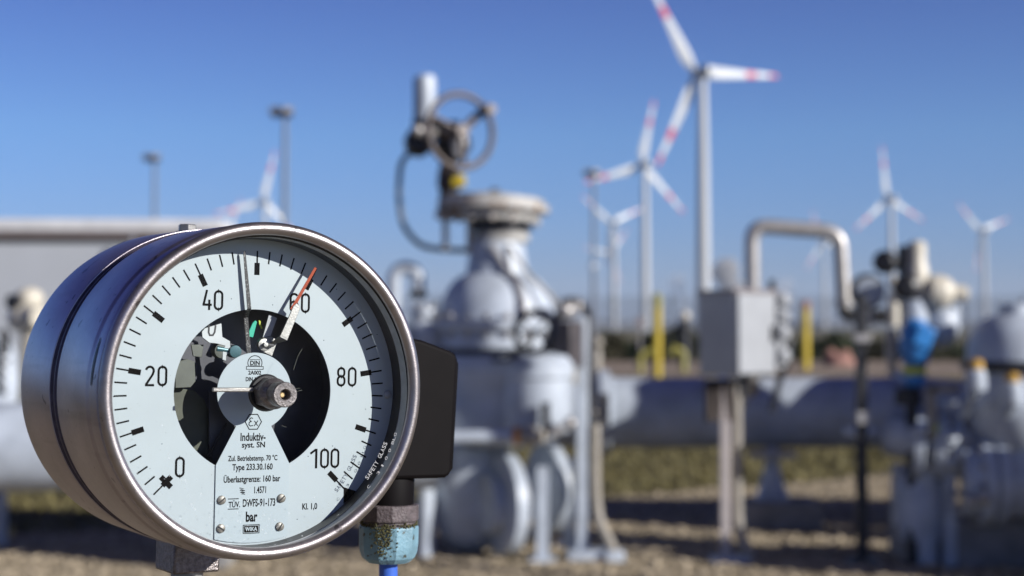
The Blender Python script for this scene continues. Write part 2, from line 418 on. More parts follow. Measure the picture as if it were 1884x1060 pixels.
turbine(1293, 133, 604, 197, 3, 'tallest nearest white wind turbine, its tower rising behind the grey cabinet')
turbine(1187, 303, 951, 126, 77, 'second tallest wind turbine, standing just left of the nearest one', 154)
turbine(1130, 410, 1487, 80, 143, 'small turbine left of the yellow post, its upper left blade reaching the lamp mast')
turbine(1127, 466, 2070, 58, 50, 'tiny turbine hidden almost behind another tower left of the yellow post')
turbine(1640, 365, 1208, 98, 97, 'mid sized turbine above the right valve cluster, one blade nearly upright')
turbine(1811, 425, 1611, 76, 19, 'rightmost wind turbine, blades spread like a Y')
turbine(488, 370, 1234, 98, 76, 'turbine rising right above the gauge, one blade beside the tall lamp mast')
turbine(418, 432, 1650, 74, 66, 'faint turbine mostly hidden behind the gauge, only an upper blade showing')
turbine(1517, 446, 1850, 62, -8, 'faint turbine seen through the bent silver pipe')


# ================================================================== STEAM PLUMES
def steam(u0, v0, u1, v1, D, r0, r1, label, n=60, dens=.004):
    m = bpy.data.materials.new('steam'); m.use_nodes = True; nn, l = m.node_tree.nodes, m.node_tree.links; nn.remove(nn['Principled BSDF'])
    pv = nn.new('ShaderNodeVolumePrincipled'); pv.inputs['Color'].default_value = (1, .98, .97, 1); pv.inputs['Density'].default_value = dens
    l.new(pv.outputs[0], nn['Material Output'].inputs['Volume'])
    b = MB(); a, c = P(u0, v0, D), P(u1, v1, D)
    k = 14; pts = []; rs = []
    for i in range(k + 1):
        t = i / k; p = a.lerp(c, t) + Vector((math.sin(t * 9) * 8, math.cos(t * 7) * 10, math.sin(t * 11 + 1) * 9)); pts.append(p); rs.append((r0 + (r1 - r0) * math.sin(min(1, t * 1.1) * PI / 2)) * (1 + .22 * math.sin(t * 23)) * (1 if i < k - 1 else (.75 if i == k - 1 else .3)))
    b.tube(pts, rs, 20); o = b.obj('steam_plume', m); tag(o, label, 'steam')


steam(1364, 560, 1322, 474, 4200, 26, 36, 'white steam plume drifting left between the nearest turbine and the bent pipe', dens=.09)
steam(1262, 568, 1240, 500, 4300, 8, 26, 'faint thin steam plume between the two nearest turbine towers', dens=.009)
steam(1454, 575, 1438, 508, 4400, 8, 28, 'faint steam puff low inside the bent silver pipe', dens=.008)


# ================================================================== LAMP MASTS
def mast(u, v, label, D, cam_=False, wide=True):
    top = P(u, v, D); x = top.x; h = top.z; t = thing('lamp_mast', label, 'lamp mast', (x, D, 0), 'lamp masts around the yard')
    MB().lathe([(.17, 0), (.17, .3), (.095, .32), (.065, h)], (x, D, 0), (0, 0, 1), 16).obj('pole', 'mast', t)
    b = MB(); b.box((x, D, h + .03), (.4, .08, .08)); b.obj('crossarm', 'dark', t)
    for sx in (-1, 1):
        c = Vector((x + sx * .17 - .09, D - .12, h - .02)); R = Matrix.Rotation(math.radians(-22), 3, 'X') @ Matrix.Rotation(math.radians(sx * 15), 3, 'Z')
        b = MB(); b.box(c, (.30, .3, .22), R); o = b.obj('floodlight', 'dark', t, bevel=.02)
        b = MB(); b.box(c + R @ Vector((0, -.157, 0)), (.26, .012, .17), R); b.obj('lens', 'galv', o)
    if cam_:
        c = P(u + 8, 490, D); b = MB(); b.box((x, D, c.z), (.34, .3, .28)); b.cyl((x, D - .15, c.z), (x - .1, D - .6, c.z - .1), .1); b.obj('camera_housing', 'paint', t, bevel=.03)


mast(285, 290, 'shorter lamp mast behind the roof of the pale building', 62)
mast(525, 206, 'tallest lamp mast, rising above the top of the gauge', 47)
mast(1092, 318, 'lamp mast with a small camera halfway up, left of the turbines', 66, True)

# ================================================================== BUILDING (far left)
D0 = 40.0; xl = -26; xr = P(236, 500, D0).x; zr = P(100, 420, D0).z
bl = thing('utility_building', 'low pale grey building with a flat overhanging roof behind the gauge', 'building', (-16, 41, 0))
bx = MB(); rz = Matrix.Rotation(math.radians(3), 3, 'Z')
cx, w = (xl + xr) / 2, xr - xl
bx.box((cx, D0 + 4.2, (zr - .35) / 2), (w, 8, zr - .35), rz); bx.obj('wall', 'wall', bl)
b = MB(); b.box(Vector((cx + .9, D0 + 4.2, zr + .11)), (w + 2.4, 8.5, .30), rz); b.obj('roof', 'roof', bl, bevel=.03)
b = MB(); b.box(Vector((cx + .8, D0 + 4.2, zr - .12)), (w + 2.0, 8.36, .16), rz); b.obj('soffit', 'wood', bl)
b = MB(); dp = Vector((xr + .05, D0 + .15, 0)); b.cyl(dp, dp + Vector((0, 0, zr - .2)), .08); b.obj('downpipe', 'mast', bl)
b = MB(); b.box(Vector((cx, D0 + 4.2, .2)) + rz @ Vector((0, -4.05, 0)), (w, .04, .4), rz); b.obj('plinth', 'conc', bl)

# ================================================================== FENCE, HEDGES, MARKER POSTS
FD = 78
fn = thing('mesh_fence', 'long dark wire mesh fence along the horizon behind the yellow posts', 'fence', (6, FD, 0))
hf = P(1300, 545, FD).z; b = MB(); x0, x1 = -24.0, 34.0
x = x0
while x < x1: b.box((x, FD, hf / 2 + .2), (.012, .012, hf - .4)); x += .055
z = .3
while z < hf: b.box(((x0 + x1) / 2, FD - .012, z), (x1 - x0, .012, .012)); z += .2
tag(b.obj('mesh_wire', 'wire', fn), kind='stuff')
x = x0
while x < x1:
    MB().box((x, FD + .05, hf / 2 + .05), (.09, .09, hf + .1)).obj('fence_post', 'wire', fn); x += 2.9


def hedge(x0, x1, D, h, cols, label, n=2600, dep=2.6, name='hedge'):
    t = thing(name, label, name if name == 'hedge' else 'shrub', ((x0 + x1) / 2, D, 0))
    m1 = mat('hedge_leaves', cols[0], .8, 0, 0, .9, col2=cols[1], detail=8)
    b = MB()
    for i in range(n):
        x = random.uniform(x0, x1); hh = h * (.78 + .16 * math.sin(x * 1.7 + h) + .10 * math.sin(x * 4.3)); z = hh * random.random() ** .7; y = D + random.uniform(-1, 1) * dep / 2 * math.sqrt(max(.08, 1 - (z / hh) ** 2 * .7))
        r = random.uniform(.05, .13); a, c = random.uniform(0, 2 * PI), random.uniform(-1, 1); q = math.sqrt(1 - c * c); nn = Vector((q * math.cos(a), q * math.sin(a), c)); e = nn.orthogonal().normalized(); f = nn.cross(e)
        o = Vector((x, y, z)); b.poly([o + e * r, o + f * r * .6, o - e * r, o - f * r * .6])
    b.obj('foliage', m1, t)
    b = MB()
    for i in range(max(3, int((x1 - x0) / 1.1))):
        x = x0 + (x1 - x0) * (i + .5) / max(3, int((x1 - x0) / 1.1)); b.tube([(x, D, 0), (x + .1, D + .1, h * .4), (x - .1, D, h * .75)], [.05, .035, .012], 6)
    b.obj('stem', 'brown', t)


hx = lambda u, D: P(u, 600, D).x
hedge(hx(1060, 72), hx(1150, 72), 72, 1.45, ((.085, .075, .035), (.035, .035, .02)), 'brownish hedge stretch behind the pale ball topped post', 2600)
hedge(hx(1150, 72), hx(1215, 72), 72, 1.5, ((.035, .06, .022), (.012, .024, .01)), 'dark green hedge stretch behind the nearest yellow post', 2600)
hedge(hx(1215, 71), hx(1310, 71), 71, 1.6, ((.055, .06, .03), (.02, .025, .015)), 'olive hedge stretch between the yellow post and the cabinet', 2600)
hedge(hx(1440, 73), hx(1575, 73), 73, 1.25, ((.06, .075, .03), (.02, .03, .012)), 'green hedge stretch behind the red topped yellow post', 3200)
hedge(hx(1575, 73), hx(1700, 73), 73, 1.5, ((.075, .07, .035), (.03, .028, .018)), 'brown green hedge stretch right of the black post', 2600)
hedge(hx(1700, 71), hx(2000, 71), 71, 1.2, ((.05, .065, .03), (.015, .024, .01)), 'dark hedge stretch at the right edge behind the domed valve', 3600)
hedge(hx(640, 72), hx(1060, 72), 72, 1.3, ((.06, .06, .03), (.02, .022, .012)), 'low hedge stretch hidden behind the big domed valve', 3000)
# heap of reddish earth
b = MB(); D = 62; c = P(1545, 640, D)
for q in range(7): b.ball((c.x + random.uniform(-.4, .4), D + random.uniform(-.2, .2), .42 + random.uniform(-.1, .1)), (random.uniform(.16, .3), random.uniform(.1, .2)), 12, 8)
b.lathe([(.75, 0), (.62, .2), (.35, .45), (0, .55)], (c.x, D, 0), (0, 0, 1), 18)
tag(b.obj('earth_heap', 'clay'), 'low heap of reddish earth by the hedge right of the bent pipe', 'earth heap')


def marker(u, vt, vb, r, label, capmat, capfrac=.16):
    g0 = G(u, vb); t0 = P(u, vt, g0.y); t = thing('marker_post', label, 'marker post', g0, 'yellow pipeline marker posts'); h = t0.z
    MB().lathe([(r, 0), (r, h * (1 - capfrac))], g0, (0, 0, 1), 18).obj('post', 'yellow', t)
    MB().lathe([(r * 1.04, h * (1 - capfrac)), (r * 1.04, h - r * .5), (r * .6, h), (0, h + r * .05)], g0, (0, 0, 1), 18).obj('cap', capmat, t)


marker(1209, 540, 700, .125, 'nearest tall yellow marker post, grey topped, left of the cabinet', 'olive')
marker(1482, 553, 680, .155, 'yellow marker post with a reddish cap, right of the cabinet', 'clay', .12)
g0 = G(1098, 702); t = thing('vent_post', 'short pale post with a ball shaped top left of the yellow post', 'vent post', g0)
MB().lathe([(.13, 0), (.13, .85), (.10, .9)], g0, (0, 0, 1), 16).obj('post', 'beige', t); MB().ball(g0 + Vector((0, 0, 1.08)), .17).obj('cap', 'beige', t)
for u, v, h, s_, lab in ((1178, 686, .62, -1, 'small yellow green hooped pipe just left of the nearest yellow post'), (1258, 685, .70, 1, 'small yellow green bent pipe right of the nearest yellow post')):
    g0 = G(u, v); b = MB(); top = g0 + Vector((0, 0, h)); b.tube(bend([g0, top, top + Vector((-.36 * s_, 0, .12)), top + Vector((-.42 * s_, 0, -.1))], .25), .10, 10)
    tag(b.obj('hoop_pipe', 'olive'), lab, 'bent pipe')
# far objects on the horizon between the towers
D = 58; c = P(1260, 581, D); t = thing('globe_lamp', 'small pale globe lamp on a dark stand left of the cabinet', 'globe lamp', (c.x, D, 0))
MB().ball(c, .19).obj('globe', 'cream', t); MB().lathe([(.22, 0), (.2, .2), (.16, c.z - .5), (.3, c.z - .45), (.2, c.z - .17)], (c.x, D, 0), (0, 0, 1), 16).obj('stand', 'dark', t)
c = P(1178, 592, D); t = thing('notice_sign', 'tiny dark sign on a thin post left of the nearest yellow post', 'sign', (c.x, D, 0))
MB().box((c.x, D, c.z), (.26, .04, .36)).obj('sign_panel', 'wood', t); MB().cyl((c.x, D + .04, 0), (c.x, D + .04, c.z + .1), .03).obj('post', 'galv', t)


# ================================================================== PIPEWORK
def flange(b, c, ax, r, th, n=24, bolts=0, br=.02):
    c = Vector(c); ax = Vector(ax).normalized(); b.lathe([(r * .97, -th / 2), (r, -th / 2 + th * .1), (r, th / 2 - th * .1), (r * .97, th / 2)], c, ax, n)


def bolts(parent, c, ax, r, th, k, br=.018, m='galv'):
    c = Vector(c); ax = Vector(ax).normalized(); e = Vector((0, 0, 1)) if abs(ax.z) < .8 else Vector((1, 0, 0)); e1 = (e - ax * e.dot(ax)).normalized(); e2 = ax.cross(e1)
    for i in range(k):
        a = 2 * PI * (i + .5) / k; p = c + (e1 * math.cos(a) + e2 * math.sin(a)) * r
        b = MB(); b.lathe([(br * .6, -th * .5 - br * 1.9), (br * .6, th * .5 + br * 1.9)], p, ax, 8)
        for s_ in (-1, 1): b.lathe([(br, -br * .7), (br, br * .7)], p + ax * s_ * (th * .5 + br * .8), ax, 6)
        b.obj('bolt', m, parent)


# long horizontal main on the right
DR = 12.0; sc = DR / F
mp = thing('main_pipe', 'thick light grey horizontal pipe running behind the cabinet post', 'pipe', (2, DR, 0))
z = P(1300, 759, DR).z; r = 64 * sc
b = MB(); b.tube([(P(960, 765, DR).x, DR + .1, z), (P(1150, 765, DR).x, DR, z), (P(1700, 765, DR).x, DR, z), (P(1800, 765, DR).x, DR - .25, z - .03), (P(2600, 765, DR).x, DR - .6, z - .05)], r, 40); b.obj('pipe', 'paint', mp)
for u in (1110, 1660):
    b = MB(); flange(b, (P(u, 765, DR).x, DR, z), (1, 0, 0), r * 1.22, .09, 36); b.obj('flange', 'paint', mp)
# left main
lp = thing('feed_pipe', 'thick white horizontal pipe passing behind the gauge', 'pipe', (-2, 9.6, 0))
DL = 9.7; zl = P(60, 822, DL).z; rl = 82 * DL / F
b = MB(); b.tube([(-6.5, DL - .1, zl), (P(60, 822, DL).x, DL, zl), (P(700, 822, DL).x, DL + .1, zl), (P(800, 815, DL).x, DL + .15, zl)], rl, 40); b.obj('pipe', 'paint', lp)
for u, k in ((-140, 1.2), (560, 1.2)):
    b = MB(); flange(b, (P(u, 822, DL).x, DL, zl), (1, 0, 0), rl * k, .1, 36); b.obj('flange', 'paint', lp)
for u in (-300, 380):
    xx = P(u, 822, DL).x; b = MB(); b.box((xx, DL, (zl - rl) / 2 + .02), (.3, .35, zl - rl + .1)); b.obj('saddle', 'conc', lp)

# pedestal under the main pipe
pd = thing('pipe_support', 'flared grey pipe support on a concrete foot under the main pipe', 'pipe support', (P(1420, 800, 11.6).x, 11.6, 0))
c = pd.location.copy(); x = c.x
MB().lathe([(.13, .2), (.10, .27), (.06, .42), (.05, .55), (.05, z - r * .9)], c, (0, 0, 1), 20).obj('column', 'paint', pd)
MB().box((x + .06, 11.6, .1), (.56, .5, .2)).obj('foot', 'conc', pd, bevel=.015)
MB().box((x, 11.62, z - r - .02), (.34, .3, .04)).obj('saddle_plate', 'galv', pd)

# ------------------------------------------------------------------ big domed valve (centre)
D = 10.2; s = D / F
def X(u, D=D): return P(u, 600, D).x
def Z(v, D=D): return P(900, v, D).z
cx = X(915)
bv = thing('domed_valve', 'big grey domed valve with bolted waist and round top flange right of the gauge', 'valve', (cx, D, 0))
# hemispherical upper body
b = MB(); b.lathe([(118 * s, Z(640)), (116 * s, Z(604)), (108 * s, Z(590)), (105 * s, Z(572)), (101 * s, Z(552)), (92 * s, Z(532)), (80 * s, Z(517)), (67 * s, Z(508)), (58 * s, Z(504)), (54 * s, Z(480)), (49 * s, Z(445))], (cx, D, 0), (0, 0, 1), 56); b.obj('upper_body', 'paint', bv)
b = MB(); b.lathe([(126 * s, Z(608)), (128 * s, Z(605)), (128 * s, Z(592)), (124 * s, Z(589))], (cx, D, 0), (0, 0, 1), 56); b.obj('waist_flange', 'paint', bv)
bolts(bv, (cx, D, Z(598)), (0, 0, 1), 119 * s, 20 * s, 20, .022)
b = MB(); b.lathe([(108 * s, Z(655)), (128 * s, Z(652)), (134 * s, Z(665)), (134 * s, Z(690)), (126 * s, Z(702)), (126 * s, Z(740)), (120 * s, Z(790)), (96 * s, Z(812)), (60 * s, Z(820))], (cx + 8 * s, D, 0), (0, 0, 1), 56); b.obj('lower_body', 'paint', bv)
MB().lathe([(112 * s, Z(656)), (112 * s, Z(638))], (cx, D, 0), (0, 0, 1), 48).obj('waist_gasket', 'dark', bv)
# round side chamber standing in front of the lower body
ch_x, ch_y = P(987, 600, 9.82).x, 9.82; zc = lambda v: P(987, v, 9.62).z
b = MB(); b.lathe([(40 * s, zc(803)), (58 * s, zc(797)), (62 * s, zc(786)), (62 * s, zc(700)), (66 * s, zc(694)), (66 * s, zc(672)), (60 * s, zc(664)), (54 * s, zc(656)), (30 * s, zc(650))], (ch_x, ch_y, 0), (0, 0, 1), 44); b.obj('side_chamber', 'paint', bv)
b = MB(); b.lathe([(46 * s, Z(448)), (52 * s, Z(444)), (52 * s, Z(432)), (47 * s, Z(430)), (47 * s, Z(412))], (X(922), D, 0), (0, 0, 1), 40); b.obj('neck', 'paint2', bv)
b = MB(); b.lathe([(56 * s, Z(426)), (56 * s, Z(408))], (X(922), D, 0), (0, 0, 1), 30); b.obj('gland_recess', 'dark', bv)
tilt = Vector((.06, 0, 1)).normalized(); fc = Vector((X(908), D, Z(381)))
b = MB(); flange(b, fc, tilt, 103 * s, 15 * s, 48); b.obj('top_flange', 'rusty', bv)
b = MB(); flange(b, fc + tilt * 12 * s, tilt, 92 * s, 12 * s, 48); b.lathe([(70 * s, 18 * s), (40 * s, 24 * s), (12 * s, 28 * s), (0, 29 * s)], fc, tilt, 40); b.obj('cover_plate', 'paint2', bv)
b = MB(); flange(b, fc - tilt * 18 * s + Vector((2 * s, 0, 0)), tilt, 84 * s, 16 * s, 48); b.obj('lower_flange', 'paint2', bv)
bolts(bv, fc - tilt * 7 * s, tilt, 84 * s, 24 * s, 14, .02, 'rusty')
b = MB(); b.lathe([(8 * s, 26 * s), (8 * s, 34 * s), (5 * s, 35 * s)], fc, tilt, 8); b.obj('plug', 'dark', bv)
# drain leg and vessel below
b = MB(); vx, vy = X(868), D + .08; b.lathe([(0, Z(1018)), (28 * s, Z(1015)), (50 * s, Z(1000)), (66 * s, Z(975)), (75 * s, Z(940)), (77 * s, Z(900)), (74 * s, Z(845)), (64 * s, Z(822))], (vx, vy, 0), (0, 0, 1), 44); b.obj('sump', 'paint', bv)
fax = Vector((.92, .39, 0)).normalized(); fcn = Vector((X(928), D - .17, Z(920)))
b = MB(); b.lathe([(70 * s, -.06), (86 * s, -.055), (92 * s, -.04), (92 * s, .035), (86 * s, .05), (60 * s, .06), (0, .07)], fcn, fax, 52); b.obj('sump_drum', 'paint', bv)
b = MB(); b.lathe([(50 * s, -.14), (54 * s, -.13), (54 * s, -.05)], fcn, fax, 40); b.obj('drum_boss', 'paint', bv)
b = MB(); b.lathe([(70 * s, -.05), (82 * s, -.045), (85 * s, -.03), (85 * s, .03), (76 * s, .045), (0, .06)], (X(1010), D + .18, Z(902)), fax, 48); b.obj('rear_drum', 'paint', bv)
for u, dd in ((998, -.34), (930, .1), (1046, .35)):
    b = MB(); b.box((X(u, D + dd), D + dd, Z(850) / 2), (.075, .075, Z(850))); b.box((X(u, D + dd), D + dd, .012), (.16, .16, .024)); b.obj('leg', 'paint', bv)
# small side rod with orange fitting
b = MB(); b.cyl((X(815), D - .70, Z(804, 9.6)), (X(948), D - .70, Z(800, 9.6)), 12 * s); b.obj('drain_rod', 'paint', bv)
b = MB(); b.cyl((X(944), D - .70, Z(800, 9.6)), (X(958), D - .70, Z(800, 9.6)), 15 * s); b.obj('fitting', 'orange', bv)
b = MB(); b.lathe([(15 * s, 0), (18 * s, .02), (18 * s, .09), (12 * s, .11), (12 * s, .14)], (X(958), D - .70, Z(800, 9.6)), (1, -.3, 0), 18); b.obj('tap', 'beige', bv)
b = MB(); b.tube([(X(965), D - .68, Z(812, 9.7)), (X(1010), D - .66, Z(796, 9.7)), (X(1040), D - .64, Z(776, 9.7))], 6 * s, 10); b.ball((X(1042), D - .64, Z(776, 9.7)), 11 * s); b.obj('lever', 'galv', bv)
b = MB(); b.box((X(1000), D - .66, Z(762)), (14 * s, .05, 60 * s)); b.obj('bracket', 'dark', bv)
# diagonal conduit down the dome
b = MB(); b.tube([(X(905), D - 46 * s - .02, Z(455)), (X(925), D - 60 * s, Z(490)), (X(950), D - 84 * s, Z(520)), (X(962), D - 100 * s, Z(560)), (X(962), D - 108 * s, Z(590))], 6 * s, 10); b.obj('conduit', 'galv', bv)
b = MB(); b.tube([(X(935), D - 46 * s - .02, Z(455)), (X(975), D - 75 * s, Z(510)), (X(1010), D - 90 * s, Z(545)), (X(1030), D - 90 * s, Z(570))], 4 * s, 8); b.obj('conduit', 'paint2', bv)

# actuator and handwheel standing on the valve's left edge
ac = thing('gear_actuator', 'tall geared actuator with a brown handwheel on top of the domed valve', 'actuator', (X(838), D - .05, Z(420)))
yA = D - .05
b = MB(); b.lathe([(20 * s, Z(405)), (24 * s, Z(398)), (20 * s, Z(380)), (17 * s, Z(352)), (22 * s, Z(344)), (20 * s, Z(318)), (14 * s, Z(300))], (X(826), yA, 0), (0, 0, 1), 24); b.obj('stem_column', 'brown', ac)
b = MB(); b.lathe([(26 * s, Z(402)), (26 * s, Z(392))], (X(826), yA, 0), (0, 0, 1), 24); b.obj('column_flange', 'rusty', ac)
b = MB(); b.box((X(844), yA - .06, Z(336)), (26 * s, .09, 22 * s)); b.obj('tag_plate', 'yellow', ac, bevel=.01)
b = MB(); b.lathe([(18 * s, -.14), (29 * s, -.12), (31 * s, 0), (28 * s, .1), (18 * s, .12)], (X(834), yA, Z(270)), (.25, -1, .1), 28); b.box((X(830), yA, Z(240)), (34 * s, .2, 26 * s)); b.obj('gearbox', 'dark', ac, bevel=.01)
b = MB(); b.lathe([(14 * s, 0), (14 * s, .06), (8 * s, .08)], (X(844), yA - .16, Z(272)), (.25, -1, .1), 20); b.box((X(845), yA - .2, Z(284)), (18 * s, .06, 30 * s)); b.obj('gear_cover', 'galv', ac, bevel=.01)
wc = Vector((X(850), yA - .28, Z(253))); wax = Vector((.52, -.85, .02)).normalized()
hw = MB().torus(wc, wax, 66 * s, 5.6 * s, 56, 12).obj('handwheel', 'wheel', ac)
e2 = wax.cross(Vector((0, 0, 1))).normalized(); e3 = e2.cross(wax).normalized()
for i in range(3):
    a = math.radians(38 + 120 * i); d = (-e2 * math.cos(a) + e3 * math.sin(a))
    if d.dot(Vector((1, 0, 0))) < 0 and i == 0: d = (e2 * math.cos(a) + e3 * math.sin(a))
    b = MB(); b.cyl(wc, wc + d * 64 * s, 4.5 * s); b.obj('spoke', 'wheel', hw)
dn = Vector((e2.x > 0 and 1 or -1, 0, 0)); kd = (e2 * (1 if e2.x > 0 else -1) * math.cos(math.radians(40)) + e3 * math.sin(math.radians(40)))
b = MB(); b.cyl(wc + kd * 60 * s, wc + kd * 60 * s + wax * .12, 9 * s); b.cyl(wc + kd * 20 * s, wc + kd * 74 * s, 8 * s); b.obj('crank_grip', 'wheel', hw)
MB().cyl(wc - wax * .2, wc + wax * .04, 12 * s).obj('wheel_hub', 'wheel', hw)
b = MB(); b.lathe([(16 * s, Z(225)), (19 * s, Z(215)), (19 * s, Z(150)), (16 * s, Z(142)), (0, Z(141))], (X(783), yA, 0), (0, 0, 1), 28); b.obj('motor_housing', 'paint', ac)
b = MB(); b.box((X(770), yA + .02, Z(192)), (16 * s, .10, 90 * s)); b.obj('motor_backplate', 'dark', ac, bevel=.006)
b = MB(); b.lathe([(18 * s, -.12), (27 * s, -.1), (27 * s, .08), (20 * s, .1)], (X(772), yA, Z(262)), (.15, -1, 0), 28); b.box((X(790), yA, Z(240)), (60 * s, .14, 34 * s)); b.obj('limit_switch', 'dark', ac, bevel=.01)
b = MB(); b.ball((X(771), yA - .14, Z(247)), 11 * s); b.cyl((X(785), yA - .12, Z(250)), (X(802), yA - .16, Z(256)), 12 * s); b.obj('switch_window', 'galv', ac)
b = MB(); b.tube(bend([(X(756), yA, Z(280)), (X(738), yA, Z(300)), (X(733), yA, Z(360)), (X(742), yA, Z(420)), (X(775), yA, Z(455)), (X(815), yA, Z(460)), (X(868), yA, Z(462))], .25), 5.2 * s, 10); b.obj('cable', 'dark', ac)
b = MB(); b.cyl((X(820), yA, Z(460)), (X(820), yA, Z(395)), 6 * s); b.cyl((X(865), yA, Z(468)), (X(865), yA, Z(378)), 7 * s); b.box((X(842), yA, Z(388)), (70 * s, .1, 14 * s)); b.obj('mounting_frame', 'paint2', ac)

# gooseneck vent left of valve
gv = thing('gooseneck_pipe', 'thick grey inverted U vent pipe between the gauge and the domed valve', 'vent pipe', (X(728), D + .1, 0)); y = D + .1
b = MB(); b.tube([(X(722), y, 0), (X(722), y, Z(515))] + arc((X(745), y, Z(515)), 23 * s, PI, 0, 12)[1:] + [(X(768), y, Z(545))], 13 * s, 20); b.obj('pipe', 'paint', gv)
b = MB(); b.lathe([(15 * s, Z(548)), (17 * s, Z(536)), (14 * s, Z(534))], (X(768), y, 0), (0, 0, 1), 20); b.obj('pipe_end', 'dark', gv)
b = MB(); flange(b, (X(722), y, Z(600)), (0, 0, 1), 26 * s, 12 * s); b.obj('flange', 'paint', gv)
vb = thing('bypass_valve', 'small grey bypass valve with round body left of the domed valve waist', 'valve', (X(780), D - .1, 0))
b = MB(); b.cyl((X(785), D - .12, 0), (X(785), D - .12, Z(640)), 16 * s); b.obj('riser', 'paint', vb)
b = MB(); b.ball((X(782), D - .12, Z(618)), (34 * s, 38 * s)); b.obj('body', 'paint', vb)
b = MB(); flange(b, (X(782), D - .12, Z(575)), (0, 0, 1), 24 * s, 14 * s); b.cyl((X(782), D - .12, Z(590)), (X(782), D - .12, Z(560)), 12 * s); b.obj('bonnet', 'paint', vb)
bolts(vb, (X(782), D - .12, Z(575)), (0, 0, 1), 18 * s, 14 * s, 6, .018)
b = MB(); flange(b, (X(742), D - .12, Z(618)), (1, 0, 0), 38 * s, 12 * s); b.obj('flange', 'paint', vb)

# side handwheel valve at the right of the dome
sv = thing('side_valve', 'small dark handwheel on a side valve in front of the domed valve', 'handwheel', (X(982), D - .55, Z(655)))
yS = D - .72
hw = MB().torus((X(983, yS), yS, Z(611, yS)), Vector((-.25, -1, .1)), 34 * s, 6.2 * s, 40, 10).obj('handwheel', 'dark', sv)
for i in range(4):
    a = PI / 4 + PI / 2 * i; b = MB(); b.cyl((X(983, yS), yS + .03, Z(611, yS)), (X(983, yS) + math.cos(a) * 32 * s, yS, Z(611, yS) + math.sin(a) * 32 * s), 1.6 * s); b.obj('spoke', 'dark', hw)
b = MB(); b.cyl((X(983, yS), yS - .02, Z(611, yS)), (X(975, yS), D - 120 * s, Z(640, yS)), 5 * s); b.tube([(X(960, yS), yS, Z(650, yS)), (X(930, yS), yS + .08, Z(662, yS)), (X(905, yS), D - 124 * s, Z(664, yS))], 4 * s, 8); b.obj('spindle', 'dark', sv)

# ------------------------------------------------------------------ control box on a pole (dark, right of valve)
D2 = 10.0; s2 = D2 / F; x2 = lambda u: P(u, 600, D2).x; z2 = lambda v: P(900, v, D2).z
cb = thing('control_box', 'dark narrow control box on a light post right of the domed valve', 'control box', (x2(1072), D2, 0))
b = MB(); b.box((x2(1071), D2, z2(590) / 2), (.075, .06, z2(575))); b.obj('post', 'paint', cb, bevel=.006)
b = MB(); b.box((x2(1082), D2 - .05, .03), (.27, .22, .06)); b.obj('base_plate', 'paint', cb, bevel=.01)
b = MB(); R = Matrix.Rotation(math.radians(-28), 3, 'Z'); b.box((x2(1044), D2 - .08, z2(634)), (.135, .18, .29), R); b.obj('cabinet', 'darkbox', cb, bevel=.012)
b = MB(); b.cyl((x2(1046), D2 - .08, z2(668)), (x2(1046), D2 - .08, z2(700)), .03); b.cyl((x2(1054), D2 - .08, z2(668)), (x2(1054), D2 - .08, z2(705)), .02); b.obj('cable_gland', 'beige', cb)
b = MB(); b.tube(bend([(x2(1028), D2 - .1, z2(600)), (x2(1030), D2 - .1, z2(556)), (x2(1066), D2 - .06, z2(552)), (x2(1084), D2, z2(580)), (x2(1086), D2, z2(700)), (x2(1086), D2, z2(790))], .12), .026, 10); b.obj('conduit', 'dark', cb)
b = MB(); b.ball((x2(1040), D2 - .1, z2(572)), .055); b.box((x2(1052), D2 - .05, z2(566)), (.12, .08, .07)); b.obj('hood', 'galv', cb, bevel=.01)
b = MB(); b.tube(bend([(x2(1094), D2 - .02, z2(780)), (x2(1094), D2 - .02, z2(900)), (x2(1100), D2 - .03, z2(960)), (x2(1122), D2 - .1, z2(1000)), (x2(1128), D2 - .14, .03)], .12), .034, 10); b.obj('flexible_conduit', 'beige', cb)
b = MB(); b.box((x2(1127), D2 - .14, .035), (.12, .12, .07)); b.obj('conduit_foot', 'paint', cb, bevel=.01)
b = MB(); b.box((x2(1114), D2 + .35, z2(755, ) - .02), (.085, .07, .22)); tagb = b.obj('junction_box', 'beige', cb, bevel=.008)
b = MB(); b.cyl((x2(1086), D2 + .02, z2(760)), (x2(1114), D2 + .33, z2(760)), .018); b.obj('cross_conduit', 'beige', cb)

# ------------------------------------------------------------------ grey cabinet on posts
D3 = 9.9; s3 = D3 / F; x3 = lambda u: P(u, 600, D3).x; z3 = lambda v: P(900, v, D3).z
cab = thing('switch_cabinet', 'light grey square switch cabinet on a pale steel post', 'cabinet', (x3(1335), D3, 0))
ya = math.radians(36); R = Matrix.Rotation(ya, 3, 'Z')      # front turned towards the sun
fw, dw = 80 * s3 / math.cos(ya), 56 * s3 / math.sin(ya); cc = Vector((x3(1354), D3 - .02, z3(614)))
b = MB(); b.box(cc, (fw, dw, 152 * s3), R); b.obj('housing', 'boxwhite', cab, bevel=.01)
b = MB(); b.box(cc + R @ Vector((0, -dw / 2 - .012, 0)), (fw * .94, .02, 145 * s3), R); dr = b.obj('door', 'boxwhite', cab, bevel=.006)
b = MB(); b.box(cc + R @ Vector((fw * .38, -dw / 2 - .03, 0)), (.02, .02, .10), R); b.obj('handle', 'dark', dr, bevel=.004)
b = MB(); b.box(cc + Vector((0, 0, 77 * s3)), (fw + .03, dw + .03, .02), R); b.obj('rain_cover', 'wood', cab)
b = MB(); b.cyl((x3(1422), D3 + .02, z3(545)), (x3(1422), D3 + .02, z3(515)), .022); b.obj('vent_cap', 'dark', cab)
b = MB(); rr = R @ Vector((1, 0, 0))
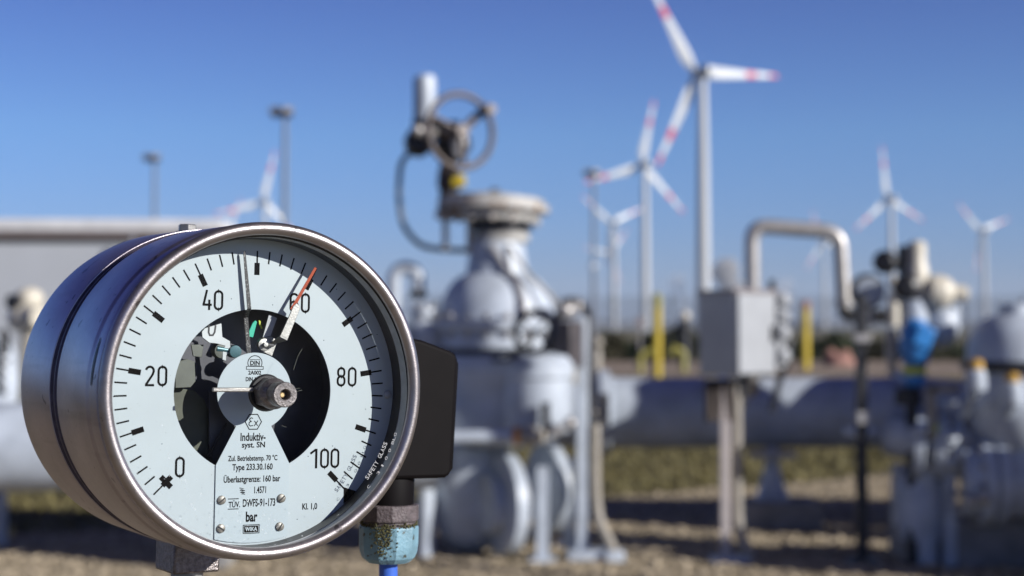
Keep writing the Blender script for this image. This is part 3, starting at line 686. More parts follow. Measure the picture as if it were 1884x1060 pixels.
for i, (v, r0) in enumerate(((552, .052), (582, .045), (612, .052), (655, .055))):
    o = Vector((x3(1434), D3 + .03, z3(v))); b.lathe([(r0 * .7, -.05), (r0, -.04), (r0, .05), (r0 * .6, .07)], o, (.75, -.6, 0), 16)
b.box((x3(1428), D3 + .04, z3(608)), (.06, .12, 140 * s3), R); b.obj('terminal_modules', 'boxwhite', cab, bevel=.006)
b = MB(); b.tube([(x3(1440), D3 + .05, z3(600)), (x3(1455), D3 + .05, z3(630)), (x3(1452), D3 + .05, z3(668)), (x3(1438), D3 + .05, z3(695)), (x3(1420), D3 + .05, z3(760))], .022, 8); b.obj('cable', 'dark', cab)
b = MB()
for k in range(5): b.cyl((x3(1302 + k * 9), D3 - .02 + .03 * (k % 2), z3(698)), (x3(1304 + k * 9), D3, z3(775)), .026)
b.obj('cable_bundle', 'brown', cab)
b = MB(); b.box((x3(1356), D3 + .05, z3(712)), (.10, .10, .10)); b.cyl((x3(1372), D3 + .05, z3(692)), (x3(1366), D3 + .05, z3(752)), .03); b.obj('cable_entry', 'dark', cab)
b = MB(); b.box((x3(1331), D3 - .03, z3(870) / 1.0 / 2 + z3(870) / 2 - .0), (.001, .001, .001))
b = MB(); hpost = z3(700); b.box((x3(1333), D3, hpost / 2), (.062, .05, hpost)); b.obj('post', 'pink', cab, bevel=.005)
b = MB(); b.box((x3(1340), D3 - .03, .012), (.24, .2, .024)); b.obj('base_plate', 'paint', cab, bevel=.006)
b = MB(); b.tube(bend([(x3(1356), D3 + .03, z3(700)), (x3(1357), D3 + .03, z3(960)), (x3(1366), D3, z3(1000)), (x3(1380), D3 - .05, .02)], .12), .032, 10); b.obj('flexible_conduit', 'beige', cab)

# ------------------------------------------------------------------ inverted U pipe
D4 = 10.3; s4 = D4 / F; x4 = lambda u: P(u, 600, D4).x; z4 = lambda v: P(900, v, D4).z
up = thing('bent_pipe', 'silver inverted U pipe rising behind the grey cabinet', 'pipe', (x4(1385), D4, 0))
b = MB(); b.tube(bend([(x4(1384), 11.8, z4(718)), (x4(1384), D4, z4(718)), (x4(1384), D4, z4(415)), (x4(1546), D4, z4(427)), (x4(1553), D4, z4(566))], .11), 14 * s4, 24); b.obj('pipe', 'galv', up)
b = MB(); b.tube(bend([(x4(1553), D4, z4(560)), (x4(1555), D4, z4(578)), (x4(1572), D4, z4(580)), (x4(1640), D4, z4(582))], .05), 13 * s4, 20); b.obj('elbow', 'dark', up)
b = MB(); b.lathe([(18 * s4, z4(560)), (18 * s4, z4(552))], (x4(1553), D4, 0), (0, 0, 1), 24); b.obj('coupling', 'galv', up)

# black post with round plate
bp = thing('black_post', 'tall black post with a round white plate in front of the main pipe', 'post', (x4(1587), D4 - .5, 0)); D5 = 9.8; x5 = lambda u: P(u, 600, D5).x; z5 = lambda v: P(900, v, D5).z; s5 = D5 / F
b = MB(); b.box((x5(1584), D5, z5(540) / 2), (.066, .06, z5(540))); b.obj('post', 'dark', bp, bevel=.005)
b = MB(); b.lathe([(34 * s5, -.02), (36 * s5, 0), (34 * s5, .02)], (x5(1592), D5 + .1, z5(796)), (0, 0, 1), 24); b.obj('round_plate', 'paint', bp)
b = MB(); b.box((x5(1583), D5 - .05, z5(768)), (.075, .05, .08)); b.obj('clamp', 'galv', bp, bevel=.004)
b = MB(); b.box((x5(1583), D5 - .05, z5(622)), (.10, .05, .05)); b.obj('clamp', 'galv', bp, bevel=.004)
b = MB(); b.box((x5(1584), D5, .01), (.2, .18, .02)); b.obj('base_plate', 'dark', bp)

# ------------------------------------------------------------------ instrument cluster (right)
D6 = 9.9; x6 = lambda u, d=9.9: P(u, 600, d).x; z6 = lambda v, d=9.9: P(900, v, d).z; s6 = D6 / F
rg = thing('round_gauge', 'round pale gauge behind the top of the black post', 'gauge', (x6(1604), D6 + .1, z6(600)))
b = MB(); b.lathe([(30 * s6, -.03), (33 * s6, 0), (33 * s6, .06), (28 * s6, .08)], (x6(1604), D6 + .12, z6(535)), (-.2, -1, 0), 30); b.obj('case', 'dark', rg)
b = MB(); b.lathe([(26 * s6, 0), (26 * s6, .006)], (x6(1604) + .0, D6 + .036, z6(535)), (-.2, -1, 0), 30); b.obj('dial', 'paint', rg)
b = MB(); b.cyl((x6(1606), D6 + .12, z6(566)), (x6(1606), D6 + .12, z6(600)), .03); b.obj('stem', 'galv', rg)
tr = thing('pressure_transmitter', 'upright two headed transmitter with a cream horn pointing right', 'transmitter', (x6(1665), D6, z6(640)))
b = MB(); b.lathe([(13 * s6, z6(560)), (18 * s6, z6(545)), (22 * s6, z6(520)), (21 * s6, z6(495)), (17 * s6, z6(482)), (17 * s6, z6(450)), (12 * s6, z6(444)), (0, z6(443))], (x6(1688), D6, 0), (0, 0, 1), 26); b.obj('housing', 'cream', tr)
b = MB(); b.box((x6(1664), D6 + .02, z6(478)), (18 * s6, .07, 52 * s6)); b.obj('side_cover', 'dark', tr, bevel=.006)
b = MB(); b.lathe([(18 * s6, -.05), (24 * s6, -.03), (24 * s6, .05), (12 * s6, .08)], (x6(1664), D6 - .05, z6(528)), (-.2, -1, 0), 24); b.obj('display_head', 'dark', tr)
b = MB(); b.lathe([(16 * s6, -.05), (22 * s6, -.03), (22 * s6, .05), (14 * s6, .07)], (x6(1634), D6 + .05, z6(482)), (-.4, -1, 0), 24); b.obj('side_head', 'dark', tr)
b = MB(); b.lathe([(14 * s6, 0), (30 * s6, 14 * s6), (32 * s6, 32 * s6), (26 * s6, 48 * s6), (16 * s6, 56 * s6), (15 * s6, 78 * s6), (10 * s6, 82 * s6)], (x6(1696), D6 - .02, z6(535)), (1, -.1, -.08), 26); b.obj('horn', 'cream', tr)
b = MB(); b.ball((x6(1640), D6 - .06, z6(519)), 10 * s6); b.cyl((x6(1641), D6 - .04, z6(600)), (x6(1641), D6 - .04, z6(540)), 11 * s6); b.obj('sensor_tube', 'cream', tr)
b = MB(); b.cyl((x6(1640), D6 - .02, z6(664)), (x6(1640), D6 - .02, z6(606)), 13 * s6); b.cyl((x6(1640), D6 - .02, z6(690)), (x6(1640), D6 - .02, z6(660)), 8 * s6); b.obj('manifold', 'paint2', tr)
b = MB(); b.cyl((x6(1680), D6, z6(600)), (x6(1680), D6, z6(552)), 26 * s6); b.obj('yoke', 'paint', tr)
b = MB(); b.ball((x6(1735), D6 + .05, z6(598)), (34 * s6, 42 * s6)); b.cyl((x6(1762), D6 + .05, z6(560)), (x6(1762), D6 + .05, z6(590)), 8 * s6); b.obj('lower_globe', 'paint', tr)
ba = thing('blue_actuator', 'bright blue valve actuator with a lime band', 'actuator', (x6(1682, D6 - .18), D6 - .15, z6(740, D6 - .18))); yb = D6 - .18
b = MB(); b.lathe([(16 * s6, z6(675, D6 - .18)), (22 * s6, z6(668, D6 - .18)), (27 * s6, z6(650, D6 - .18)), (29 * s6, z6(630, D6 - .18)), (24 * s6, z6(608, D6 - .18)), (20 * s6, z6(592, D6 - .18)), (8 * s6, z6(586, D6 - .18))], (x6(1684, D6 - .18), yb, 0), (0, 0, 1), 26)
b.box((x6(1692, D6 - .18), yb - .03, z6(620, D6 - .18)), (34 * s6, .16, 40 * s6), Matrix.Rotation(.4, 3, 'Y')); b.obj('body', 'blue', ba, bevel=.012)
b = MB(); b.cyl((x6(1682, D6 - .18), yb, z6(689, D6 - .18)), (x6(1682, D6 - .18), yb, z6(675, D6 - .18)), 21 * s6); b.obj('band', 'lime', ba)
b = MB(); b.lathe([(14 * s6, z6(712, D6 - .18)), (20 * s6, z6(706, D6 - .18)), (20 * s6, z6(689, D6 - .18))], (x6(1682, D6 - .18), yb, 0), (0, 0, 1), 24); b.obj('collar', 'blue', ba)
b = MB(); b.lathe([(24 * s6, z6(745, D6 - .18)), (24 * s6, z6(718, D6 - .18)), (14 * s6, z6(712, D6 - .18))], (x6(1670, D6 - .18), yb, 0), (0, 0, 1), 24); b.cyl((x6(1676, D6 - .18), yb, 0), (x6(1676, D6 - .18), yb, z6(740, D6 - .18)), 10 * s6); b.obj('valve_body', 'dark', ba)
# beige bracket and fittings
br = thing('angle_bracket', 'beige angled bracket with a lime tag beside the right valve', 'bracket', (x6(1710, D6 - .3), D6 - .25, z6(800, D6 - .3)))
b = MB(); yy = D6 - .3; b.box((x6(1712, D6 - .3), yy, z6(757, D6 - .3)), (18 * s6, .05, 90 * s6)); b.box((x6(1735, D6 - .3), yy, z6(715, D6 - .3)), (56 * s6, .05, 16 * s6)); b.box((x6(1722, D6 - .3), yy, z6(802, D6 - .3)), (34 * s6, .05, 14 * s6)); b.obj('bracket_arm', 'beige', br, bevel=.004)
b = MB(); b.box((x6(1722, D6 - .3), yy - .04, z6(789, D6 - .3)), (10 * s6, .02, 14 * s6)); b.obj('tag', 'lime', br)
fi = thing('pipe_fittings', 'cluster of small pale pipe fittings below the beige bracket', 'pipe fittings', (x6(1750, D6 - .3), D6 - .3, z6(860, D6 - .3)))
for u, v, q in ((1742, 803, 15), (1760, 800, 12), (1735, 818, 10), (1762, 836, 10), (1738, 850, 9), (1745, 742, 9), (1685, 793, 10)):
    b = MB(); b.lathe([(q * .8 * s6, -.03), (q * s6, -.02), (q * s6, .03), (q * .5 * s6, .05)], (x6(u, D6 - .3), D6 - .32 - q * .004, z6(v, D6 - .3)), (.5, -1, .2), 8); b.cyl((x6(u, D6 - .3), D6 - .3, z6(v, D6 - .3)), (x6(u, D6 - .3) + .02, D6 + .05, z6(v, D6 - .3) - .01), q * .45 * s6); b.obj('fitting', 'paint', fi)

# ------------------------------------------------------------------ right domed valve
D7 = 9.6; x7 = lambda u, d=9.6: P(u, 600, d).x; z7 = lambda v, d=9.6: P(900, v, d).z; s7 = D7 / F
rv = thing('globe_valve', 'round shouldered grey valve cut by the right edge of the view', 'valve', (x7(1870), D7, 0)); c7 = x7(1868)
b = MB(); b.lathe([(88 * s7, z7(664)), (87 * s7, z7(640)), (80 * s7, z7(612)), (64 * s7, z7(592)), (44 * s7, z7(582)), (30 * s7, z7(578)), (30 * s7, z7(560)), (0, z7(558))], (c7, D7, 0), (0, 0, 1), 48); b.obj('dome', 'paint', rv)
b = MB(); b.lathe([(98 * s7, z7(682)), (98 * s7, z7(666))], (c7, D7, 0), (0, 0, 1), 48); b.obj('gasket_ring', 'dark', rv)
b = MB(); b.lathe([(60 * s7, z7(820)), (86 * s7, z7(790)), (92 * s7, z7(740)), (84 * s7, z7(700)), (80 * s7, z7(682))], (c7, D7, 0), (0, 0, 1), 48); b.obj('lower_body', 'paint', rv)
b = MB(); b.tube([(x7(1768), D7 - .02, z7(884)), (x7(1900), D7 - .1, z7(882)), (x7(2300), D7 - .4, z7(882))], 66 * s7, 40); b.obj('outlet_pipe', 'paint', rv)
for u, v, q in ((1795, 675, 13), (1862, 700, 12)):
    b = MB(); zz = z7(v, D7 - .38); yq = D7 - .38; b.lathe([(17 * s7, zz - .14), (19 * s7, zz - .12), (17 * s7, zz - .03), (12 * s7, zz - .01)], (x7(u, D7 - .38), yq, 0), (0, 0, 1), 18); pb = b.obj('relief_cap', 'paint', rv)
    b = MB(); b.lathe([(q * s7, zz - .02), (q * s7, zz + .03), (q * .6 * s7, zz + .045)], (x7(u, D7 - .38), yq, 0), (0, 0, 1), 18); b.obj('yellow_plug', 'plug', pb)
    b = MB(); b.cyl((x7(u, D7 - .38), yq, zz - .14), (x7(u, D7 - .38), D7 - .1, zz - .3), 8 * s7); b.obj('nipple', 'paint', pb)
b = MB()
for u, v, q in ((1808, 915, 12), (1786, 922, 10)): b.ball((x7(u, D7 - .3), D7 - .3, z7(v, D7 - .3)), q * s7); b.cyl((x7(u, D7 - .3), D7 - .3, z7(v, D7 - .3)), (x7(u, D7 - .3), D7, z7(v, D7 - .3) + .02), 5 * s7)
b.obj('drain_plug', 'galv', rv)
# plinths and posts
for (u0, u1, v0, dd, lab) in ((1668, 1742, 948, 9.75, 'left concrete plinth block under the right valve'), (1760, 1900, 958, 9.6, 'wider concrete plinth block under the right valve, at the view edge')):
    xa, xb = P(u0, 600, dd).x, P(u1, 600, dd).x; h = P(900, v0, dd).z; b = MB(); b.box(((xa + xb) / 2, dd + .25, h / 2), (xb - xa, .5, h)); tag(b.obj('plinth', 'conc', bevel=.012), lab, 'concrete plinth')
b = MB(); b.box((x7(1748), D7 + .05, z7(830) / 2), (.07, .07, z7(830))); b.box((x7(1700), D7 + .3, z7(870) / 2 + .12), (.22, .2, z7(870) - .2)); tag(b.obj('support_frame', 'paint'), 'grey steel support frame standing between the two plinths', 'support frame')
b = MB(); c = G(1884, 1036); b.lathe([(.0, 0), (.09, .01), (.13, .08), (.10, .16), (0, .2)], c, (0, 0, 1), 20); tag(b.obj('mooring_stone', 'boxwhite'), 'white rounded stone at the lower right edge of the view', 'stone')
# unseen shapes added past the right edge to cast shadows on pipe and valves
sh = thing('upright_shadow_caster', 'slim upright unseen shape added past the right edge to shade the main pipe', 'shadow caster', (4.55, 10.0, 0))  # invented upright vessel, added only for its shadow on the main pipe
MB().lathe([(0, .35), (.22, .42), (.3, .6), (.3, 2.3), (.2, 2.55), (0, 2.62)], (4.55, 10.0, 0), (0, 0, 1), 36).obj('shell', 'paint', sh)
for a in range(3): MB().cyl((4.55 + .24 * math.cos(a * 2.1), 10 + .24 * math.sin(a * 2.1), 0), (4.55 + .24 * math.cos(a * 2.1), 10 + .24 * math.sin(a * 2.1), .6), .04).obj('leg', 'paint', sh)
vs = thing('tall_shadow_caster', 'tall unseen shape with a wide head, added past the right edge to shade the domed valve', 'vent stack', (3.42, 7.55, 0))  # invented stack and head, added to throw shade on the valve's lower body
MB().lathe([(.16, 0), (.16, .03), (.06, .04), (.06, 2.7)], (3.42, 7.55, 0), (0, 0, 1), 24).obj('pipe', 'paint', vs)
MB().lathe([(.06, 2.62), (.18, 2.72), (.21, 2.8), (.21, 3.2), (.16, 3.28), (0, 3.30)], (3.42, 7.55, 0), (0, 0, 1), 30).obj('caster_head', 'paint', vs)
hv = thing('long_shadow_caster', 'long unseen cylinder on saddles, added past the right edge to shade the main pipe', 'shadow caster', (5.0, 11.0, 0))  # invented horizontal cylinder, added to keep the main pipe in shade
b = MB(); b.lathe([(0, -1.45), (.3, -1.42), (.47, -1.3), (.5, -1.15), (.5, 1.4), (.3, 1.6), (0, 1.65)], (5.15, 11.0, 1.28), (1, 0, 0), 36); b.obj('shell', 'paint', hv)
for q in (4.3, 6.0):
    b = MB(); b.box((q, 11.0, .42), (.2, .8, .84)); b.obj('saddle', 'conc', hv)

ov = thing('low_shadow_caster', 'low unseen cylinder on a block, added past the right edge to shade the right valve', 'pump', (3.9, 8.8, 0))  # invented low blocker, added to darken the lower right pipework
b = MB(); b.lathe([(0, -.55), (.3, -.5), (.34, -.4), (.34, .5), (.2, .6), (0, .6)], (3.9, 8.8, .78), (1, 0, 0), 30); b.obj('body', 'paint', ov)
b = MB(); b.box((3.9, 8.8, .25), (.9, .5, .5)); b.obj('plinth', 'conc', ov, bevel=.01)
# denser pipework under the right valve
mf = thing('flanged_manifold', 'dark shaded flanged manifold below the right valve, left of its outlet pipe', 'manifold', (x7(1715), D7 + .1, 0))
b = MB(); b.tube([(x7(1660), D7 + .3, z7(800)), (x7(1720), D7 + .15, z7(815)), (x7(1800), D7 + .05, z7(830))], 44 * s7, 30); b.obj('pipe', 'paint', mf)
for u in (1700, 1740, 1768):
    b = MB(); flange(b, (x7(u), D7 + .12, z7(820)), (1, -.25, -.1), 64 * s7, .06, 36); b.obj('flange', 'paint', mf)
bolts(mf, (x7(1754), D7 + .12, z7(820)), (1, -.25, -.1), 57 * s7, .16, 12, .02)
b = MB(); b.cyl((x7(1712), D7 + .12, 0), (x7(1712), D7 + .12, z7(850)), 20 * s7); b.cyl((x7(1815), D7 + .1, .3), (x7(1815), D7 + .1, z7(900)), 34 * s7); b.obj('riser', 'paint', mf)
b = MB(); b.lathe([(40 * s7, z7(1000)), (46 * s7, z7(960)), (44 * s7, z7(900)), (30 * s7, z7(872))], (x7(1708), D7 + .2, 0), (0, 0, 1), 30); b.obj('lower_chamber', 'paint', mf)
b = MB(); flange(b, (x7(1800), D7 - .03, z7(884)), (1, 0, 0), 80 * s7, .07, 40); flange(b, (x7(1826), D7 - .03, z7(884)), (1, 0, 0), 80 * s7, .07, 40); b.obj('outlet_flange', 'paint', mf)
bolts(mf, (x7(1813), D7 - .03, z7(884)), (1, 0, 0), 73 * s7, .15, 14, .018)
b = MB(); b.ball((x7(1820), D7, z7(745)), (30 * s7, 34 * s7)); b.cyl((x7(1800), D7 - .1, z7(700)), (x7(1815), D7, z7(790)), 15 * s7); b.obj('branch', 'paint', mf)
# ------------------------------------------------------------------ far-left small valve
D8 = 10.6; x8 = lambda u: P(u, 600, D8).x; z8 = lambda v: P(900, v, D8).z; s8 = D8 / F
lv = thing('left_valve', 'cream headed valve on the white pipe at the left edge', 'valve', (x8(45), D8, 0))
b = MB(); b.ball((x8(52), D8, z8(585)), (38 * s8, 30 * s8)); b.ball((x8(52), D8 + .02, z8(550)), (27 * s8, 22 * s8)); b.cyl((x8(60), D8 - .08, z8(580)), (x8(84), D8 - .14, z8(584)), 20 * s8); b.obj('actuator_head', 'cream', lv)
b = MB(); b.cyl((x8(28), D8 - .1, z8(556)), (x8(40), D8 - .02, z8(556)), 14 * s8); b.obj('switch', 'dark', lv)
b = MB(); b.cyl((x8(52), D8, z8(600)), (x8(52), D8, z8(760)), 14 * s8); b.obj('stem', 'beige', lv)
b = MB(); b.lathe([(34 * s8, z8(760)), (40 * s8, z8(700)), (34 * s8, z8(650)), (20 * s8, z8(620))], (x8(0), D8 - .05, 0), (0, 0, 1), 26); b.cyl((x8(0), D8 - .05, 0), (x8(0), D8 - .05, z8(750)), 20 * s8); b.obj('body', 'paint', lv)
for k in range(6):
    b = MB(); b.torus((x8(22), D8 - .15, z8(620 + k * 18)), (1, -.3, .2), 12 * s8, 4 * s8, 20, 8); b.obj('chain_link', 'dark', lv)
# ================================================================== PRESSURE GAUGE
GW = Matrix(((.8724, -.488475, .017632, -.128614), (.48838, .872578, .009627, .787164), (-.020088, .000212, .999798, H - .031319), (0, 0, 0, 1)))
GM = GW @ Matrix.Diagonal((.001, .001, .001, 1))          # gauge-local millimetres: x right, y into the case, z up
gb = GM @ Vector((0, 100, -84))
GA = thing('pressure_gauge', 'large round steel pressure gauge with pale blue dial filling the left foreground', 'pressure gauge', (gb.x, gb.y, 0))
Y = (0, 1, 0)
def gmb(): return MB(GM)
def lathe_obj(name, prof, m, par=GA, n=160, cap=False, o=(0, 0, 0), sharp=30):
    return gmb().lathe([(r, y) for r, y in prof], o, Y, n, cap).obj(name, m, par, sharp=sharp)


# case: front barrel, groove, rear drum
case = lathe_obj('case', [(77.5, -10), (79.8, -12.5), (81.6, -12), (82.2, -10), (82.4, -3), (82.5, -.6), (83.2, .6), (83.5, 2), (84.0, 56), (83.8, 56.6), (81.6, 57.2), (81.4, 61.5), (83.0, 62.2), (83.2, 63.4), (81.2, 64.0), (81.0, 69.0), (84.7, 69.6), (84.95, 70.2), (85.7, 128), (85.2, 134), (82, 137.5), (70, 138), (0, 138)], 'steel')
bez = MB(GM); prof = [(79.3 + 3.2 * math.cos(a), -18.6 + 3.2 * math.sin(a)) for a in [2 * PI * i / 20 for i in range(21)]]
bez.lathe(prof, (0, 0, 1.1), Y, 192, False); bez.lathe([(81.6, -16), (81.2, -13.6), (79.5, -13)], (0, 0, .9), Y, 160, False); bezel = bez.obj('bezel', 'bezel', GA)
lathe_obj('gasket', [(76.4, -16.6), (78.2, -17.6), (79.5, -17.2), (79, -14), (77.9, -14), (77.9, -11.8), (77.5, -11.5)], 'gasket', bezel)
lathe_obj('inner_ring', [(77.4, -14.8), (77.2, -13.8), (76.7, -9.6), (76.4, -9.2)], 'ringin', case)
lathe_obj('inner_wall', [(76.9, -9.2), (76.4, -8.6), (76.0, .4)], 'ringdk', case)
lathe_obj('seam_ring', [(83.7, 57), (83.2, 58.0), (83.2, 61.6), (83.9, 62.2), (83.9, 63.3), (83.2, 64.0), (83.2, 68.6), (84.3, 69.5)], 'groove', case)
# slot in the front band (left side)
b = gmb()
for k in range(12):
    a0 = math.radians(178 - (k * 16 / 12)); a1 = math.radians(178 - ((k + 1) * 16 / 12)); w = 1.5 * math.sin(PI * (k + .5) / 12) ** .35
    w0 = 1.5 * max(.05, math.sin(PI * k / 12)) ** .35; w1 = 1.5 * max(.05, math.sin(PI * (k + 1) / 12)) ** .35
    b.poly([(82.62 * math.cos(a0), -5 - w0, 82.62 * math.sin(a0)), (82.62 * math.cos(a1), -5 - w1, 82.62 * math.sin(a1)), (82.72 * math.cos(a1), -5 + w1, 82.72 * math.sin(a1)), (82.72 * math.cos(a0), -5 + w0, 82.72 * math.sin(a0))])
b.obj('vent_slot', 'gasket', case)
# small dents, pin holes and scratches on the barrel
for (th, yy, ln, w) in ((181, 120, 2.6, .9), (195, -2, 1.9, 1.2), (166, 24, 5, .4), (160, 30, 3, .4), (205, 14, 2.4, .3), (214, 20, 3, .25), (170, 110, 5, .5), (150, 12, 1.2, .4), (220, 34, 1.6, .5), (190, 45, 1, .6), (199, 100, 1, .6)):
    b = gmb(); a = math.radians(th); r = 82.6 if yy < 0 else (84.1 if yy < 60 else 85.75); e = Vector((-math.sin(a), 0, math.cos(a))); c = Vector((r * math.cos(a), yy, r * math.sin(a))); n_ = Vector((math.cos(a), 0, math.sin(a)))
    b.poly([c + n_ * .03 + e * (ln / 2 * x) + Vector((0, w / 2 * y_, 0)) for x, y_ in ((-1, 0), (-.5, -1), (.5, -1), (1, 0), (.5, 1), (-.5, 1))])
b.obj('dent', 'hub', case)
b = gmb()
for (th, yy, ln, w) in ((118, 20, .8, .5), (108, 14, 1.6, .25), (130, 26, .6, .3), (104, 10, 1.2, .25), (138, 32, .8, .2)):
    a = math.radians(th); r = 84.05; e = Vector((-math.sin(a), 0, math.cos(a))); c = Vector((r * math.cos(a), yy, r * math.sin(a))); n_ = Vector((math.cos(a), 0, math.sin(a)))
    b.poly([c + n_ * .04 + e * (ln * x) + Vector((0, w * y_, 0)) for x, y_ in ((-1, 0), (0, -1), (1, 0), (0, 1))])
b.obj('paint_fleck', 'paper', case)
# top hex plug
b = gmb(); b.lathe([(5.3, 83), (5.3, 89.6), (4.8, 90.2), (0, 90.2)], (0, 115, 0), (0, 0, 1), 6, True, .35); b.obj('filler_plug', 'arm', GA, sharp=20, bevel=.0004)
b = gmb(); b.lathe([(6.4, 82), (6.4, 85.9), (6.0, 86.2)], (0, 115, 0), (0, 0, 1), 32); b.obj('plug_washer', 'gasket', GA)


# ---- dial
def text(body, x0, x1, z0, z1, y, b, mi=0, off=.0, flip=1, shear=0):
    off = off + .012 if off else 0
    cu = bpy.data.curves.new('t', 'FONT'); cu.body = body; cu.offset = off; cu.resolution_u = 3
    o = bpy.data.objects.new('t', cu); S.collection.objects.link(o); dg = bpy.context.evaluated_depsgraph_get(); me = bpy.data.meshes.new_from_object(o.evaluated_get(dg))
    xs = [v.co.x for v in me.vertices]; ys = [v.co.y for v in me.vertices]; ax, bx_, ay, by = min(xs), max(xs), min(ys), max(ys)
    base = len(b.v)
    for v in me.vertices: b.V((x0 + (v.co.x - ax) / (bx_ - ax) * (x1 - x0), y, z0 + (v.co.y - ay) / (by - ay) * (z1 - z0)))
    b.cur = mi
    for p in me.polygons: b.face([base + i for i in p.vertices])
    b.cur = 0
    bpy.data.objects.remove(o); bpy.data.meshes.remove(me)


def ringpts(w, h, r, cx, cz, n=8):                # rounded rectangle centreline
    out = []
    for (sx, sz, a) in ((1, 1, 0), (-1, 1, 90), (-1, -1, 180), (1, -1, 270)):
        for i in range(n + 1):
            t = math.radians(a + 90 * i / n); out.append((cx + sx * (w / 2 - r) + r * math.cos(t), cz + sz * (h / 2 - r) + r * math.sin(t)))
    return out


SW = 1.12
def digit(ch, x, z, b, y=-.06, w=4.9, h=10):      # x,z lower-left corner
    k = SW / 2; x0, x1, z0, z1 = x + k, x + w - k, z + k, z + h - k; W_ = x1 - x0; r = W_ / 2
    A = lambda cx, cz, rr, a0, a1, n=10: [(cx + rr * math.cos(math.radians(a0 + (a1 - a0) * i / n)), cz + rr * math.sin(math.radians(a0 + (a1 - a0) * i / n))) for i in range(n + 1)]
    if ch == '0': b.ribbon(ringpts(W_, z1 - z0, r, (x0 + x1) / 2, (z0 + z1) / 2), SW, y, True)
    if ch == '8':
        b.ribbon(ringpts(W_ * .92, (z1 - z0) * .49, r * .92, (x0 + x1) / 2, z1 - (z1 - z0) * .245), SW, y, True)
        b.ribbon(ringpts(W_, (z1 - z0) * .53, r, (x0 + x1) / 2, z0 + (z1 - z0) * .265), SW, y - .01, True)
    if ch == '6':
        b.ribbon(ringpts(W_, (z1 - z0) * .56, r, (x0 + x1) / 2, z0 + (z1 - z0) * .28), SW, y, True)
        b.ribbon([(x0, z0 + r)] + A(x0 + r, z1 - r, r, 180, 30), SW, y - .01)
    if ch == '2': b.ribbon(A(x0 + r, z1 - r, r, 170, -20) + [(x1 - .5, z1 - r - 1.9), (x0 + .15, z0 + .3)], SW, y); b.ribbon([(x0 - .35, z0), (x1 + .3, z0)], SW, y - .01)
    if ch == '4':
        b.ribbon([(x0 + 1.7, z1 + .5), (x0 + .1, z0 + 2.1)], SW, y); b.ribbon([(x0 - .42, z0 + 2.1), (x1 + .5, z0 + 2.1)], SW, y - .01); b.ribbon([(x1 - .8, z0 + 4.6), (x1 - .8, z0 - .5)], SW, y - .02)
    if ch == '1': b.ribbon([(x0 - .4, z1 - 1.9), (x1 - 1.15, z1 + .2)], SW, y); b.ribbon([(x1 - .95, z1 + .55), (x1 - .95, z0 - .5)], SW + .1, y - .01)


def pol(r, val): a = math.radians(-135 + 2.7 * val); return Vector((r * math.sin(a), r * math.cos(a)))   # 50 at the top


dm = gmb(); n = 120
for i in range(n):                                # dial ring around the window
    a0, a1 = 2 * PI * i / n, 2 * PI * (i + 1) / n; q = lambda r, a, y=0: (r * math.sin(a), y, r * math.cos(a))
    dm.poly([q(41, a0), q(76.1, a0), q(76.1, a1), q(41, a1)]); dm.poly([q(41, a0), q(41, a1), q(41, a1, .9), q(41, a0, .9)])
dm.cur = 1
for k in range(51):
    v = k * 2; p1, p0 = pol(70.3, v), pol(64.1, v); dm.cur = 1
    dm.ribbon([p0, p1], .82, -.05)
    if v % 10 == 0 and v not in (0,):
        dm.ribbon([pol(58.2, v), pol(64.3, v)], 2.75, -.06)
dm.ribbon([pol(58.2, 0), pol(64.3, 0)], 2.75, -.06)
c = pol(61.9, 0); t_ = Vector((pol(1, 0).y, -pol(1, 0).x)); dm.ribbon([c - t_ * 3.7, c + t_ * 3.7], 2.7, -.07)
a = pol(69.5, 100); b_ = pol(75.9, 99.1); c_ = pol(75.9, 101.6); dm.poly([(q.x, -.07, q.y) for q in (a + Vector((.3, .3)), b_ + Vector((1.0, 0)), c_)][::1])
for ch, x, z in (('0', -39.5, -41.7), ('4', -27.8, 40), ('0', -22.0, 40), ('2', -55.5, 2.5), ('0', -49.3, 2.5), ('6', 17.7, 39.9), ('0', 23.8, 39.9), ('8', 44.3, 2.6), ('0', 50.4, 2.6), ('1', 30.6, -39), ('0', 36.1, -39), ('0', 41.8, -39)): dm.cur = 1; digit(ch, x, z, dm)
text('Kl. 1,0', 27.0, 35.1, -60.2, -56.4, -.06, dm, 1, .012)
dm.cur = 1
for k in range(46):                               # dust specks printed into the enamel
    a, r, q = random.uniform(0, 2 * PI), random.uniform(43, 74), random.choice((.12, .15, .2, .3)); x, z = r * math.sin(a), r * math.cos(a); dm.poly([(x + q * math.cos(t), -.03, z + q * math.sin(t) * .8) for t in [2 * PI * i / 6 for i in range(6)]])
dial = dm.obj('dial', ['dial', 'ink'], GA)
# name plate with the centre disc
pm = gmb(); out = []
g1 = math.radians(28.2)
arcp = [(19.4 * math.sin(t), 19.4 * math.cos(t)) for t in [PI + g1 + (2 * PI - 2 * g1) * i / 64 for i in range(65)]]
right = [(19.2, -36.1), (19.0, -72.2)]; left = [(-19.0, -72.2), (-19.0, -36.0)]
bot = [(19.0 - 38 * i / 12, -math.sqrt(75.2 ** 2 - (19.0 - 38 * i / 12) ** 2) + .3) for i in range(13)]
outline = arcp + [(19.3, -36.2)] + bot + [(-19.1, -36.1)]
pm.prism([(x, -.75, z) for x, z in outline][::-1], (0, .55, 0))
pm.cur = 1; y = -.80
T = lambda s_, x0, x1, z1, z0, off=.012: text(s_, x0, x1, z0, z1, y, pm, 1, off)
T('2A002', -3.6, 3.2, 10.5, 8.4, .02); T('DIN 16085', -4.8, 4.9, 7.3, 5.1, .02)
T('DIN', -2.7, 2.3, 15.4, 13.2, .02)
